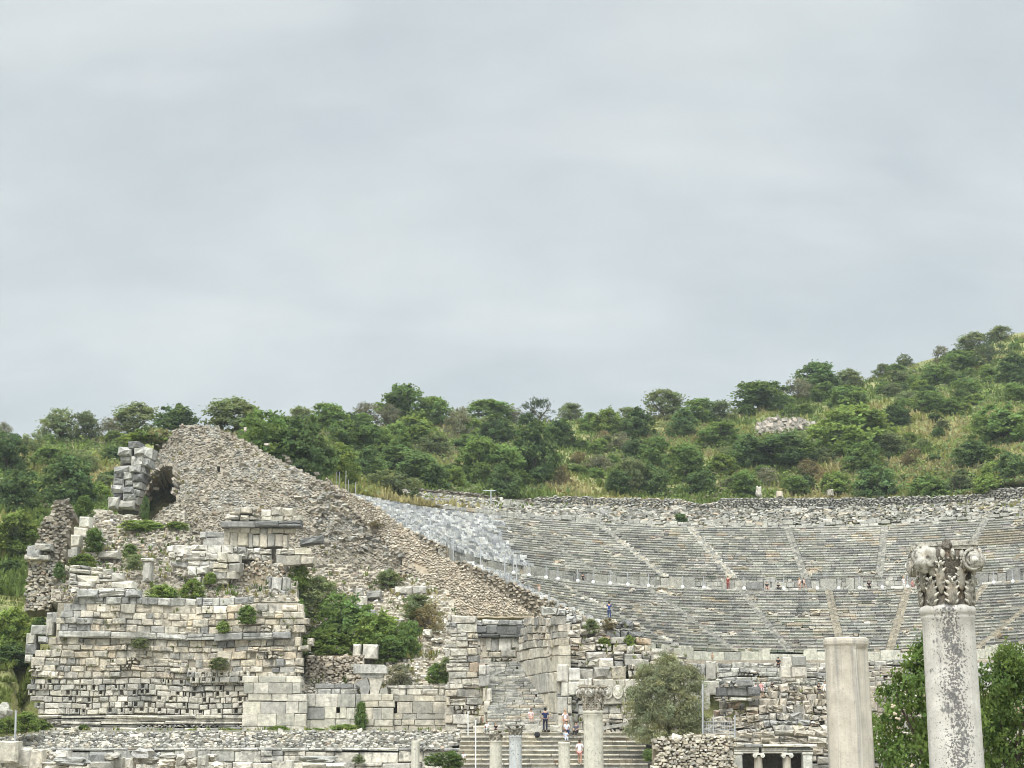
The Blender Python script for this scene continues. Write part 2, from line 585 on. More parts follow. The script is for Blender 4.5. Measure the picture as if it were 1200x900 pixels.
# thin summer haze between the street and the hill
HZ = 3100.0
hv = [(x, y, z) for z in (-5.0, 140.0) for x, y in ((-HZ, -HZ), (HZ, -HZ), (HZ, HZ), (-HZ, HZ))]
hm = bpy.data.meshes.new('haze')
hm.from_pydata(hv, [], [(3, 2, 1, 0), (4, 5, 6, 7), (0, 1, 5, 4), (1, 2, 6, 5), (2, 3, 7, 6), (3, 0, 4, 7)])
m, nt, out = new_mat('haze')
vp = nt.nodes.new('ShaderNodeVolumePrincipled')
vp.inputs['Color'].default_value = (.84, .93, .97, 1)
vp.inputs['Density'].default_value = HAZE_D
vp.inputs['Anisotropy'].default_value = .3
nt.links.new(vp.outputs[0], out.inputs['Volume'])
hm.materials.append(m)
if HAZE_D > 0: tag(link_mesh('haze', hm), kind='stuff')
# ------------------------------------------------------------------ the theatre
theatre = empty('theatre', (CX, CY, 6.0))
tag(theatre, 'ancient stone theatre with curved grey tiers of seats cut into the hillside', 'theatre')
PH0, PH1 = 12.0, 170.0
PHE = lambda r: table([(20, 174.5), (30, 173.2), (45, 171), (58, 170)], r)

UP_ST = [phi_at(775, 44, 19.8) * 0 + phi_at(738, 48.5, 21.9), phi_at(832, 48.5, 21.9)]
dU = UP_ST[0] - UP_ST[1]
up_st = [UP_ST[0] + dU * 1.05, UP_ST[0], UP_ST[1], phi_at(933, 48.5, 21.9), phi_at(1034, 48.5, 21.9)]
up_st += [up_st[-1] - dU * k for k in (1, 2)]
lo_st = [phi_at(x, 29, 12.1) for x in (716, 805, 894, 978, 1054, 1128)]
lo_st += [lo_st[-1] - (lo_st[-2] - lo_st[-1]) * k for k in (1, 2)]
up_st = [p for p in up_st if p < 160]

PHT = phi_at(1150, 51, 23)
def seat_rows(mb, r0, z0, r1, z1, n, stairs, shw, left_new):
    dr, dz = (r1 - r0) / n, (z1 - z0) / n
    for i in range(n):
        r, z = r0 + dr * i, z0 + dz * i
        # stretches of this row between the stairways
        cuts = sorted([(s - shw / r * 57.3, s + shw / r * 57.3) for s in stairs])
        a = PH0
        spans = []
        for c0, c1 in cuts:
            if c0 > a: spans.append((a, c0))
            a = max(a, c1)
        spans.append((a, PHE(r)))
        ruin = .5 + .5 * mnoise.noise(Vector((i * .7, 1.3, r0)))
        for s0, s1 in spans:
            ph = s0
            while ph < s1 - .15:
                newp = ph > left_new(r) + 1.6 * fbm(r * .35, ph * .3, 6) + R.uniform(-.8, .8)
                L = (R.uniform(.38, .8) if newp else R.choice((R.uniform(.5, 1.1), R.uniform(.9, 2.2))))
                dph = min(L / r * 57.3, s1 - ph)
                pm = ph + dph / 2
                ph += dph
                wv = fbm(pm * .09, r * .12, 5, 3)
                dmg = fbm(pm * .22, r * .35, 9, 3)
                L = dph / 57.3 * r
                N = Vector((-math.cos(rad(pm)), -math.sin(rad(pm)), 0))
                U = Vector((-N.y, N.x, 0))
                if newp:
                    col = pick('new')
                    hh = dz * R.uniform(.75, 1.1)
                    c = onc(pm, r + R.uniform(-.05, .08), z + hh / 2)
                    mb.box(c, U, N, Z1, L * R.uniform(.55, .97), dr + .1, hh, col, .02)
                    mb.box(onc(pm, r + .2, z + dz * .3), U, N, Z1, L, dr, dz * .6, pick('grey'), .02)
                    continue
                if dmg > .42 and R.random() < .5:      # broken stretch: rubble instead of seats
                    for q in range(2):
                        mb.stone(onc(pm + R.uniform(-.5, .5) * dph, r + R.uniform(0, .4), z + dz * R.uniform(.3, .9)), U, N, Z1, L * .3, .25, dz * .4, pick('ruin'))
                    mb.box(onc(pm, r + .3, z + dz * .35), U, N, Z1, L, dr, dz * .7, pick('ruin'), .04)
                    continue
                col = pick('seat')
                k = 1 + .22 * wv
                col = tuple(x * k for x in col)
                if wv > .3 and R.random() < .15: col = pick('ruin')
                if 48.2 < r < 53 and pm < PHT + fbm(r, pm, 2) * 1.0: col = pick('dirt')
                sag = R.uniform(-.05, .05)
                rough = .02 + .03 * max(0, dmg)
                fh = dz * R.uniform(.90, 1.0)
                off = R.uniform(-.04, .06)
                col2 = tuple(x * R.uniform(.86, 1.0) for x in col)
                if R.random() < .96:
                    mb.box(onc(pm, r + .12 + off, z + dz * .30), U, N, Z1, L - R.uniform(.02, .05), dr, dz * .64, col2, rough)
                    mb.box(onc(pm, r + off, z + dz * .62 + (fh - dz) / 2 + dz * .19), U, N, Z1, L - R.uniform(.02, .06), dr + .12, fh - dz * .60, col, rough)
                else:
                    mb.box(onc(pm, r + .3, z + dz * .35), U, N, Z1, L, dr, dz * .7, pick('dirt'), .04)

new_lo = lambda r: table([(20, 168), (28, phi_at(612, 30, 12.5)), (37, phi_at(610, 36, 15.5))], r)
new_up = lambda r: table([(39, phi_at(628, 40, 18)), (44, phi_at(600, 45, 20.3)), (50, phi_at(592, 50, 22.6)), (58, phi_at(600, 57, 25.8))], r)
mb = MB(); seat_rows(mb, 20.0, 8.07, 37.4, 16.18, 21, lo_st, .46, new_lo)
tag(mb.build('lower_tier', M['seat'], theatre), 'lower tier of worn grey stone seats')
mb = MB(); seat_rows(mb, 39.5, 17.75, 58, 26.3, 21, up_st, .46, new_up)
tag(mb.build('upper_tier', M['seat'], theatre), 'upper tier of stone seats, freshly rebuilt in pale blue-grey blocks at its left end')

# stairways between the wedges of seats
def stairway(phi, r0, z0, r1, z1, n, pal, lab=None):
    mb = MB()
    N = Vector((-math.cos(rad(phi)), -math.sin(rad(phi)), 0))
    U = Vector((-N.y, N.x, 0))
    for i in range(n * 2):
        r, z = lerp(r0, r1, i / (n * 2)), lerp(z0, z1, i / (n * 2))
        dz, dr = (z1 - z0) / n / 2, (r1 - r0) / n / 2
        for s in (-1, 1):
            col = pick('seat' if pal == 'cream' and R.random() < .72 else pal)
            mb.box(onc(phi, r + .06 + R.uniform(-.05, .05), z + dz * .5) + U * (s * .23), U, N, Z1, .45, dr + .3, dz * R.uniform(.85, 1.1), col, .03)
        if pal == 'cream':
            for s in (-1, 1):
                if R.random() < .42:
                    mb.box(onc(phi, r - .05, z + dz * .8) + U * (s * .55), U, N, Z1, .22, .5, dz * 1.3, pick('white' if s > 0 else 'seat'), .04)
    o = mb.build('stairway', M['seat'], theatre)
    if lab: o['label'] = lab
for i, p in enumerate(up_st):
    stairway(p, 39.5, 17.75, 58, 26.3, 21, 'cream' if 0 < i < 3 else 'backwall')
for i, p in enumerate(lo_st):
    stairway(p, 20, 8.07, 37.4, 16.18, 21, 'cream' if i < 1 else ('backwall' if i in (1, 2) else 'dirt'))

# wall and walkway between the tiers
def curved_wall(mb, r, z0, ztop, rows, lr, pal, ph0=PH0, ph1=PH1, depth=.7, gap=0.0, jit=.03, prot=.08, skip=0.0):
    n = rows
    for i in range(n):
        ph = ph0
        while ph < ph1 - .1:
            L = R.uniform(*lr)
            d = L / r * 57.3
            pm = ph + d / 2
            ph += d
            zt = ztop(pm) if callable(ztop) else ztop
            h = (zt - z0) / n
            if R.random() < skip * (i + 1) / n: continue
            N = Vector((-math.cos(rad(pm)), -math.sin(rad(pm)), 0))
            U = Vector((-N.y, N.x, 0))
            hh = h * R.uniform(.9, 1.02)
            if i == n - 1: hh *= R.uniform(.6, 1.15)
            mb.block(onc(pm, r + R.uniform(-prot, prot), z0 + h * i + hh / 2), U, N, Z1, L - .02 - gap, depth, hh, pick(pal), .03, jit)
mb = MB()
curved_wall(mb, 39.45, 16.15, 17.75, 1, (.7, 2.2), 'backwall', gap=.05, skip=.2)
curved_wall(mb, 39.75, 16.15, 17.95, 3, (.4, 1.1), 'seat')
# seats of honour along the walkway edge
ph = PH0
while ph < 160:
    ph += R.uniform(1.2, 4.5)
    N = Vector((-math.cos(rad(ph)), -math.sin(rad(ph)), 0)); U = Vector((-N.y, N.x, 0))
    m1 = MB(); m1.block(onc(ph, 37.3, 16.32), U, N, Z1, R.uniform(.5, 1.9), .5, R.uniform(.2, .36), pick('white' if R.random() < .25 else 'seat'), .03, .03)
    m1.build('honour_seat', M['seat'], theatre)
mb.build('walkway_wall', M['seat'], theatre)
for r, z in ((37.4, 16.17), (58, 26.3)):     # paving of the walkways
    a = PH0
    mb = MB()
    while a < PH1:
        N = Vector((-math.cos(rad(a + 1)), -math.sin(rad(a + 1)), 0)); U = Vector((-N.y, N.x, 0))
        mb.box(onc(a + 1, r, z - .11), U, N, Z1, r * 2.06 / 57.3, 2.9, .2, pick('seat'), .0)
        a += 2
    mb.build('walkway', M['seat'], theatre)

# ruined third tier: rough ledges and tumbled blocks below the back wall
mb = MB()
def topz(pm):
    px = proj(onc(pm, 72, 31))[0]
    t = table([(455, 572), (480, 571), (560, 578), (600, 586), (650, 581), (700, 582), (800, 585), (815, 590), (838, 588), (845, 584), (1000, 583), (1100, 581), (1156, 579), (1158, 573), (1200, 571), (1400, 566)], px)
    return zat(t, onc(pm, 72, 31).y)
phL = phi_at(466, 72, 31)
curved_wall(mb, 58.9, 26.25, lambda p: 27.15 + .35 * fbm(p * .3, 2), 2, (.4, 1.6), 'seat', ph1=phL + 1, gap=.04, skip=.2, prot=.18)
for i in range(15):
    r = 59.8 + i * .8
    z = lerp(27.0, 30.55, i / 14)
    ph = PH0
    while ph < phL + 2:
        L = R.uniform(.3, 1.1) if R.random() < .75 else R.uniform(.9, 1.8)
        d = L / r * 57.3
        pm = ph + d / 2; ph += d
        N = Vector((-math.cos(rad(pm)), -math.sin(rad(pm)), 0)); U = Vector((-N.y, N.x, 0))
        big = fbm(pm * .35, i * .4, 2, 3)
        if big > .28 and R.random() < .3:
            mb.block(onc(pm, r, z + .2), U, N, Z1, L, .7, R.uniform(.3, .65), pick('white' if R.random() < .18 else 'seat'), .05, .05)
        else:
            mb.stone(onc(pm, r + R.uniform(-.3, .3), z + R.uniform(-.05, .12)), U, N, Z1, L * .52, .4, R.uniform(.13, .24), pick('backwall' if R.random() < .7 else 'ruin'), .2)
o = mb.build('ruined_top_tier', M['seat'], theatre); o['label'] = 'ruined top tier of rough ledges and tumbled white blocks'
mb = MB()
for i in range(9):
    ph = PH0
    while ph < phL:
        L = R.uniform(.28, .75)
        d = L / 72 * 57.3; pm = ph + d / 2; ph += d
        zt = topz(pm)
        h = (zt - 30.2) / 9
        N = Vector((-math.cos(rad(pm)), -math.sin(rad(pm)), 0)); U = Vector((-N.y, N.x, 0))
        px = proj(onc(pm, 72, 31))[0]
        pal = 'backwall' if px > 840 else ('ruin' if R.random() < .35 else 'seat')
        if px < 620: pal = 'rubble'
        if i == 8 and R.random() < (.10 if px > 845 else .4): continue
        mb.stone(onc(pm, 72 + R.uniform(-.07, .07), 30.2 + h * (i + .5)), U, N, Z1, L * .56, .5, h * .60, pick(pal), .14)
# core of the wall
a = PH0
while a < phL - 1:
    N = Vector((-math.cos(rad(a + .5)), -math.sin(rad(a + .5)), 0)); U = Vector((-N.y, N.x, 0))
    zt = topz(a + .5)
    mb.box(onc(a + .5, 72.12, (zt + 29.4) / 2 - .1), U, N, Z1, 1.30, 1.0, zt - 29.4 - .1, (.30, .285, .25), 0)
    a += 1
o = mb.build('back_wall', M['seat'], theatre)

# wall round the orchestra with big pale slabs, and the broken stage front below it
phs = [(PH0, phi_at(992, 20, 7.4) - 0.4), (phi_at(986, 20, 7.4) + 2.0, 163)]
for a, c in phs:
    mb = MB()
    curved_wall(mb, 20.0, 7.05, 8.35, 1, (1.0, 2.2), 'white', a, c, depth=.5, gap=.0, prot=.02, jit=.01)
    curved_wall(mb, 19.95, 6.3, 7.05, 1, (1.0, 2.4), 'cream', a, c, depth=.5, prot=.02, jit=.02)
    curved_wall(mb, 19.9, 5.2, 6.3, 3, (.5, 1.4), 'seat', a, c, depth=.6, prot=.05, jit=.02)
    o = mb.build('orchestra_wall', M['clean'], theatre); o['label'] = 'low curved wall of pale marble slabs below the seats'

# ------------------------------------------------------------------ rope posts along the walkway
proto = None
RP = [602, 620, 640, 654, 677, 695, 715, 736, 760, 800, 825, 872, 919, 958, 983, 1008, 1034, 1064, 1140, 1165, 1187]
for i, px in enumerate(RP):
    p = onc(phi_at(px, 37.15, 16.3), 37.15, 16.42)
    if proto is None:
        proto = empty('rope_post', p)
        m1 = MB(); m1.lathe(p, [(.16, -.25), (.21, -.1), (.19, .06), (.11, .13), (.04, .15)], (.68, .67, .63), 10, .08)
        m1.build('base', M['white'], proto)
        m1 = MB(); m1.tube([p + Vector((0, 0, .15)), p + Vector((0, 0, 1.25))], .045, (.5, .5, .5), 6)
        m1.build('pole', M['metal'], proto)
        o = proto
    else:
        o = copy_tree(proto)
        o.location = p
    tag(o, 'thin rope post on a round white foot along the theatre walkway', 'post', 'rope posts on the theatre walkway')

# fence posts along the edge of the restored seats
FP = [(476, 607, 631), (504, 622, 645), (531, 637, 657), (563, 649, 675), (592, 664, 690), (606, 672, 697)]
proto = None
for i, (px, t, bt) in enumerate(FP):
    ph = 168.2
    best = min((abs(proj(onc(168.2, r * .1, cone(r * .1)))[0] - px), r * .1) for r in range(210, 580))
    r = best[1]
    p = onc(168.2, r, cone(r) - .1)
    if proto is None:
        proto = empty('fence_post', p)
        m1 = MB(); m1.tube([p, p + Vector((0, 0, 2.7))], .055, (.5, .5, .5), 6)
        m1.build('pole', M['metal'], proto)
        for k in (0, 1):
            m1 = MB(); m1.tube([p + Vector((-.28, 0, 1.6 + k)), p + Vector((.28, 0, 1.6 + k))], .03, (.5, .5, .5), 6)
            m1.build('bracket', M['metal'], proto)
        o = proto
    else:
        o = copy_tree(proto); o.location = p
    tag(o, 'thin grey fence post above the tan rubble bank beside the rebuilt seats', 'post', 'fence posts beside the rebuilt seats')
FP2 = [(394, 553), (397, 554), (405, 553), (408, 563), (417, 566)]
for i, (px, t) in enumerate(FP2):
    ph = phi_at(px, 59, 27)
    p = onc(ph, 59.0, 26.2)
    o = empty('fence_post', p)
    m1 = MB(); m1.tube([p, Vector((p.x, p.y, zat(t, p.y)))], .04, (.5, .5, .5), 6); m1.build('pole', M['metal'], o)
    m1 = MB(); m1.tube([Vector((p.x, p.y, zat(t, p.y))), Vector((p.x, p.y, zat(t, p.y) + .08))], .06, (.5, .5, .5), 6); m1.build('cap', M['metal'], o)
    tag(o, 'short fence post at the upper left corner of the rebuilt seats', 'post', 'fence posts at the top corner of the seats')
# T shaped frame in front of the bushes at the end of the back wall
p = onc(phi_at(575, 66, 29), 66, 29.0)
fr = empty('goal_post', p)
tag(fr, 'pale T-shaped post standing before the bushes above the rebuilt seats', 'post')
m1 = MB(); zt = zat(575, p.y)
m1.tube([p, Vector((p.x, p.y, zt))], .08, (.5, .5, .5), 6); m1.build('pole', M['metal'], fr)
m1 = MB(); m1.tube([Vector((p.x - 1.0, p.y, zt)), Vector((p.x + .6, p.y, zt))], .06, (.5, .5, .5), 6); m1.build('crossbar', M['metal'], fr)

# ------------------------------------------------------------------ rubble surfaces given in photo pixels with a real depth
def frame(Yf, px, py):
    a, bb, cc = P(px, py, Yf(px, py)), P(px + 3, py, Yf(px + 3, py)), P(px, py - 3, Yf(px, py - 3))
    U = (bb - a).normalized()
    Zv = (cc - a)
    Zv = (Zv - U * Zv.dot(U)).normalized()
    N = U.cross(Zv)
    return a, U, N, Zv
def rubble(mb, poly, Yf, dx, dy, pal, excl=None, big=1.0, keep=1.0):
    x0, x1 = min(p[0] for p in poly), max(p[0] for p in poly)
    y0, y1 = min(p[1] for p in poly), max(p[1] for p in poly)
    py = y0
    k = 0
    while py < y1:
        px = x0 + (k % 2) * dx / 2
        k += 1
        while px < x1:
            qx, qy = px + R.uniform(-.35, .35) * dx, py + R.uniform(-.35, .35) * dy
            px += dx
            if not inside(poly, qx, qy) or (excl and excl(qx, qy)) or R.random() > keep: continue
            a, U, N, Zv = frame(Yf, qx, qy)
            s = a.y / FPX
            g = R.uniform(.7, 1.25) * (R.uniform(1.3, 1.9) if R.random() < .06 else 1) * big
            pl = pal(qx, qy) if callable(pal) else pal
            mb.stone(a + N * R.uniform(-.10, .05), U, N, Zv, dx * s * .62 * g, dy * s * .6, dy * s * .62 * g, pick(pl))
        py += dy
def backing(mb, poly, Yf, col, off=.3, step=6, excl=None, thick=2.0):
    """rough core behind the facing stones, closed at the back"""
    x0, x1 = min(p[0] for p in poly), max(p[0] for p in poly)
    y0, y1 = min(p[1] for p in poly), max(p[1] for p in poly)
    nx, ny = int((x1 - x0) / step) + 2, int((y1 - y0) / step) + 2
    idx = {}
    vs, fs = [], []
    def vert(i, j, back):
        key = (i, j, back)
        if key not in idx:
            px, py = x0 + i * step, y0 + j * step
            a, U, N, Zv = frame(Yf, px, py)
            q = a - N * off + Vector((0, .94, -.34)) * (back * thick) + N * (.12 * fbm(px * .2, py * .2) if not back else 0)
            idx[key] = len(vs); vs.append(q)
        return idx[key]
    cells = set()
    for i in range(nx):
        for j in range(ny):
            cx, cy = x0 + (i + .5) * step, y0 + (j + .5) * step
            if inside(poly, cx, cy) and not (excl and excl(cx, cy)): cells.add((i, j))
    for i, j in cells:
        fs.append((vert(i, j, 0), vert(i, j + 1, 0), vert(i + 1, j + 1, 0), vert(i + 1, j, 0)))
        fs.append((vert(i + 1, j, 1), vert(i + 1, j + 1, 1), vert(i, j + 1, 1), vert(i, j, 1)))
        for (di, dj, e0, e1) in ((-1, 0, (i, j), (i, j + 1)), (1, 0, (i + 1, j + 1), (i + 1, j)), (0, -1, (i + 1, j), (i, j)), (0, 1, (i, j + 1), (i + 1, j + 1))):
            if (i + di, j + dj) not in cells:
                fs.append((vert(*e0, 1), vert(*e1, 1), vert(*e1, 0), vert(*e0, 0)))
    mb.add(vs, fs, col)
def courses(mb, poly, Y, rows, lr, pal, gap=.02, prot=.1, depth=.9, skip=0.0, bev=.06, jit=.035, holes=0.0, over=None):
    """dressed courses on a wall facing the street. rows = pixel rows, lr = block lengths in pixels"""
    Yf = Y if callable(Y) else (lambda a, c: Y)
    for t, bt in zip(rows, rows[1:]):
        cy = (t + bt) / 2
        xs = [p[0] for p in poly]
        row = [x for x in range(int(min(xs)), int(max(xs)) + 2) if inside(poly, x, cy)]
        if not row: continue
        lo_, hi_ = row[0] - 2, row[-1] + 3
        px = min(xs) - R.uniform(0, lr[1])
        ky = R.uniform(-.05, .05)
        while px < max(xs):
            L = R.uniform(*lr)
            if R.random() < .15: L *= .55
            mx = px + L / 2
            x0, x1 = px, px + L
            px += L
            if not inside(poly, mx, cy):
                # trim to the outline
                for sgn in (1, -1):
                    q = mx + sgn * L * .3
                    if inside(poly, q, cy):
                        if sgn > 0: x0 = mx
                        else: x1 = mx
                        break
                else: continue
            x0, x1 = max(x0, lo_ - R.uniform(0, 2)), min(x1, hi_ + R.uniform(0, 2))
            if R.random() < skip or x1 - x0 < 1.5: continue
            yy = Yf((x0 + x1) / 2, cy)
            s = yy / FPX
            a, c = P(x0, cy, yy), P(x1, cy, yy)
            z1, z0 = zat(t, yy), zat(bt, yy)
            pl = pal
            if over:
                for (rx0, ry0, rx1, ry1, pp) in over:
                    if rx0 < mx < rx1 and ry0 < cy < ry1: pl = pp
            length = c.x - a.x - gap * R.uniform(.5, 1.6)
            h = z1 - z0 - gap * R.uniform(.4, 1.3)
            pr = R.uniform(-prot, prot) + ky
            col = pick(pl)
            # courses wander, blocks differ in height, some are split or patched with small stones
            rag = clamp(jit / .03, 0, 2.2)
            wv = h * .16 * rag * fbm((x0 + x1) * .022, t * .13, 2, 3)
            z0 += wv; z1 += wv
            if not holes and jit >= .035:
                q = R.random()
                if q < .10 * rag and h > .3:
                    hs = h * R.uniform(.35, .65)
                    mb.block(Vector(((a.x + c.x) / 2, yy - pr, z0 + hs / 2)), X1, YN, Z1, max(length, .06), depth, hs - gap, col, bev, jit)
                    if length > .5 and R.random() < .6:
                        f = length * R.uniform(.3, .7)
                        mb.block(Vector((a.x + f / 2, yy - pr + R.uniform(-.1, .1), z0 + (hs + h) / 2)), X1, YN, Z1, f - gap, depth, h - hs, pick(pl), bev, jit)
                        mb.block(Vector((a.x + (f + length) / 2, yy - pr + R.uniform(-.1, .1), z0 + (hs + h) / 2)), X1, YN, Z1, length - f, depth, h - hs, pick(pl), bev, jit)
                    else:
                        mb.block(Vector(((a.x + c.x) / 2, yy - pr + R.uniform(-.1, .1), z0 + (hs + h) / 2)), X1, YN, Z1, max(length, .06), depth, h - hs, pick(pl), bev, jit)
                    continue
                if q < .135 * rag and length > .6:
                    for e2 in range(2):
                        e = a.x + R.uniform(0, .1)
                        while e < a.x + length - .1:
                            wq = R.uniform(.16, .55)
                            mb.stone(Vector((e + wq / 2, yy - pr + R.uniform(-.05, .1), z0 + h * (e2 + .5 + R.uniform(-.1, .1)) / 2)), X1, YN, Z1, wq * .6, .25, h * R.uniform(.24, .36), pick('ruin' if R.random() < .5 else pl))
                            e += wq
                    continue
                if q < .24 * rag:
                    h *= R.uniform(.78, .95)
                elif q < .30 * rag:
                    h *= R.uniform(1.05, 1.22); pr += .08
            if holes and R.random() < holes:
                # a gouged clamp hole: the block keeps its lower part, the upper corner is missing
                hw = min(.28, length * .35)
                f = R.uniform(.25, .75) * length
                cz = (z0 + z1) / 2
                mb.block(Vector((a.x + (f - hw / 2) / 2, yy - pr, cz)), X1, YN, Z1, max(f - hw / 2, .05), depth, h, col, bev, jit)
                mb.block(Vector((a.x + (f + hw / 2 + length) / 2, yy - pr, cz)), X1, YN, Z1, max(length - f - hw / 2, .05), depth, h, col, bev, jit)
                lh = h * R.uniform(.2, .5)
                mb.block(Vector((a.x + f, yy - pr + .02, z0 + lh / 2)), X1, YN, Z1, hw, depth, lh, col, bev, jit)
                continue
            tl = R.gauss(0, .012) * rag
            yw = R.gauss(0, .03) * rag
            U_ = Vector((math.cos(tl), math.sin(yw), math.sin(tl))).normalized(); N_ = Vector((U_.y, -U_.x, 0)).normalized()
            mb.block(Vector(((a.x + c.x) / 2, yy - pr, (z0 + z1) / 2)), U_, N_, N_.cross(U_) * -1, max(length, .06), depth, h, col, bev * R.uniform(.7, 1.6), jit)
# side wall that closes the left end of the seats
mb = MB()
for i in range(80):
    r = 20.5 + i * .5
    z = cone(r)
    a = rad(PHE(r) + 0.25)
    p = Vector((CX + r * math.cos(a), CY + r * math.sin(a), 0))
    U = Vector((math.cos(a), math.sin(a), 0)); N = Vector((-U.y, U.x, 0))
    N = N if N.y < 0 else -N
    for k in range(16):
        mb.stone(p + U * R.uniform(-.2, .2) + Z1 * (z - .1 - k * .25 + R.uniform(-.08, .08)) + N * R.uniform(-.1, .15), U, N, Z1, .24, .2, .15, pick('tan' if R.random() < .6 else 'rubble'))
    mb.box(p + Z1 * (z - 2.2) - N * .1, U, N, Z1, .55, .6, 4.2, (.25, .21, .16))
mb.build('end_wall', M['tan'], theatre)
# ------------------------------------------------------------------ the rubble mound: end wall of the theatre, with its vault
def ridgeY(px):
    return table([(150, 160), (225, 158), (390, 155), (500, 152.5), (625, 150), (700, 149)], px)
RTOP = [(157, 612), (163, 590), (170, 572), (180, 545), (190, 521), (205, 504), (225, 498), (245, 500), (265, 506), (290, 518), (312, 531), (340, 545), (370, 560), (386, 568), (402, 586), (422, 607), (445, 622), (480, 640), (520, 664), (560, 687), (625, 722)]
def moundY(px, py):
    t = table(RTOP, px)
    k = table([(150, .05), (225, .095), (330, .11), (450, .075), (625, .06)], px)
    return ridgeY(px) - k * max(0, py - t) + .9 * fbm(px * .018, py * .02, 7) + .45 * fbm(px * .06, py * .07, 2)
ARCH = [(164, 612), (166, 592), (171, 574), (180, 560), (192, 551), (204, 547.5), (209, 549), (209, 560), (207.5, 586), (198, 592), (186, 600), (177, 607), (172, 613)]
WIN = [(253, 544.5), (258, 544), (259, 552), (254, 553)]
hole = lambda x, y: inside(ARCH, x, y) or inside(WIN, x, y)
ARCHB = [(190 + (x - 190) * 1.09, 580 + (y - 580) * 1.05) for x, y in ARCH]
hole2 = lambda x, y: inside(ARCHB, x, y) or inside(WIN, x, y)
MOUND = [(157, 612)] + RTOP[2:] [:11] + [(386, 568), (402, 586), (422, 607), (440, 622), (455, 640), (475, 650), (470, 662), (500, 680), (522, 694), (500, 690), (430, 672), (365, 662), (300, 655), (230, 650), (150, 640), (150, 625)]
mound = empty('rubble_mound', P(270, 650, 140))
tag(mound, 'tall ruined rubble end wall of the theatre with a dark arched vault', 'ruin')
mb = MB()
backing(mb, MOUND, moundY, (.255, .225, .175), .06, 4, hole, 3.0)
rubble(mb, MOUND, moundY, 3.1, 2.0, lambda x, y: 'rubble' if fbm(x * .03, y * .03, 1) < .2 else 'backwall', hole2)
# worn ring of long stones round the vault mouth and the straight jamb at its right
for i in range(len(ARCH) - 5):
    (ax, ay), (bx, by) = ARCH[i], ARCH[i + 1]
    for q in range(5):
        x, y = lerp(ax, bx, q / 5), lerp(ay, by, q / 5)
        a, U, N, Zv = frame(moundY, x - 1.9, y - 1.7)
        mb.stone(a + N * .16, (U * .7 + Zv * .7).normalized(), N, (Zv * .7 - U * .7).normalized(), .16, .4, .30, pick('rubble'), .15)
# loose stones along the ridge
for (ax, ay), (bx, by) in zip(RTOP, RTOP[1:16]):
    for q in range(4):
        x, y = lerp(ax, bx, R.random()), lerp(ay, by, R.random())
        a, U, N, Zv = frame(moundY, x, y)
        mb.stone(a - N * R.uniform(.1, .6) + Z1 * R.uniform(-.1, .15), U, N, Zv, R.uniform(.12, .4), .3, R.uniform(.1, .26), pick('rubble'))
for i in range(420):     # tumbled bigger stones on the right shoulder of the mound
    x, y = R.uniform(365, 470), R.uniform(566, 660)
    if not inside(MOUND, x, y) or y > table([(365, 640), (470, 655)], x): continue
    a, U, N, Zv = frame(moundY, x, y)
    g = R.uniform(.18, .42)
    mb.stone(a + N * R.uniform(0, .15), U, N, Zv, g * R.uniform(.8, 1.5), g, g * .75, pick('rubble' if R.random() < .8 else 'backwall'), .34)
for i in range(120):     # and a few that stand out of the crest and the face
    x, y = R.uniform(165, 400), R.uniform(498, 640)
    if not inside(MOUND, x, y) or hole2(x, y): continue
    a, U, N, Zv = frame(moundY, x, y)
    g = R.uniform(.16, .34)
    mb.stone(a + N * R.uniform(0, .12), U, N, Zv, g * R.uniform(.9, 1.9), g, g * .6, pick('rubble'), .3)
mb.build('rubble_face', M['rubble'], mound)
# inside of the vault: the mouth outline carried back into the mass
mb = MB()
prof = [P(x, y, moundY(x, y) + .2) for x, y in ARCH]
dirv = Vector((.28, 1, .02)).normalized()
n = len(prof)
vs = []
for s in range(5):
    for p in prof: vs.append(p + dirv * (s * 1.15) + Vector((.25 * fbm(p.x, s * .9), 0, .2 * fbm(p.z, s * .9, 4))))
fs = [(s * n + i, s * n + (i + 1) % n, (s + 1) * n + (i + 1) % n, (s + 1) * n + i) for s in range(4) for i in range(n)]
fs.append(tuple(4 * n + i for i in range(n)))
mb.add(vs, fs, (.40, .32, .235))
o = mb.build('vault', M['rubble'], mound, True); o['label'] = 'dark arched vault opening in the left of the mound'
mb = MB()
prof = [P(x, y, moundY(x, y) + .15) for x, y in WIN]
vs = prof + [p + Vector((.1, 2, 0)) for p in prof]
mb.add(vs, [(0, 1, 5, 4), (1, 2, 6, 5), (2, 3, 7, 6), (3, 0, 4, 7), (4, 5, 6, 7)], (.14, .12, .1))
mb.build('window_slit', M['rubble'], mound)

# the bank of small tan stones that runs down beside the seats
BANK = [(386, 568), (400, 572), (440, 592), (475, 620), (510, 645), (545, 668), (580, 690), (628, 722), (528, 722), (522, 694), (500, 682), (470, 664), (475, 650), (455, 640), (440, 622), (422, 607), (402, 586)]
def bankY(px, py):
    t = table([(386, 566), (440, 592), (510, 645), (580, 690), (628, 722)], px)
    return ridgeY(px) - .3 - table([(386, .0), (430, .015), (470, .035), (530, .055)], px) * max(0, py - t)
mb = MB()
bankhole = lambda x, y: inside([(482, 657), (500, 664), (502, 674), (488, 668)], x, y)
backing(mb, BANK, bankY, (.36, .30, .22), .10, 5, None, 1.6)
rubble(mb, BANK, bankY, 2.7, 2.0, lambda x, y: 'tan' if x > 462 else ('scree' if R.random() < .5 else 'tan'), bankhole)
o = mb.build('rubble_bank', M['tan'], None)
tag(o, 'sloping bank of small tan stones running down beside the theatre seats', 'stone bank')

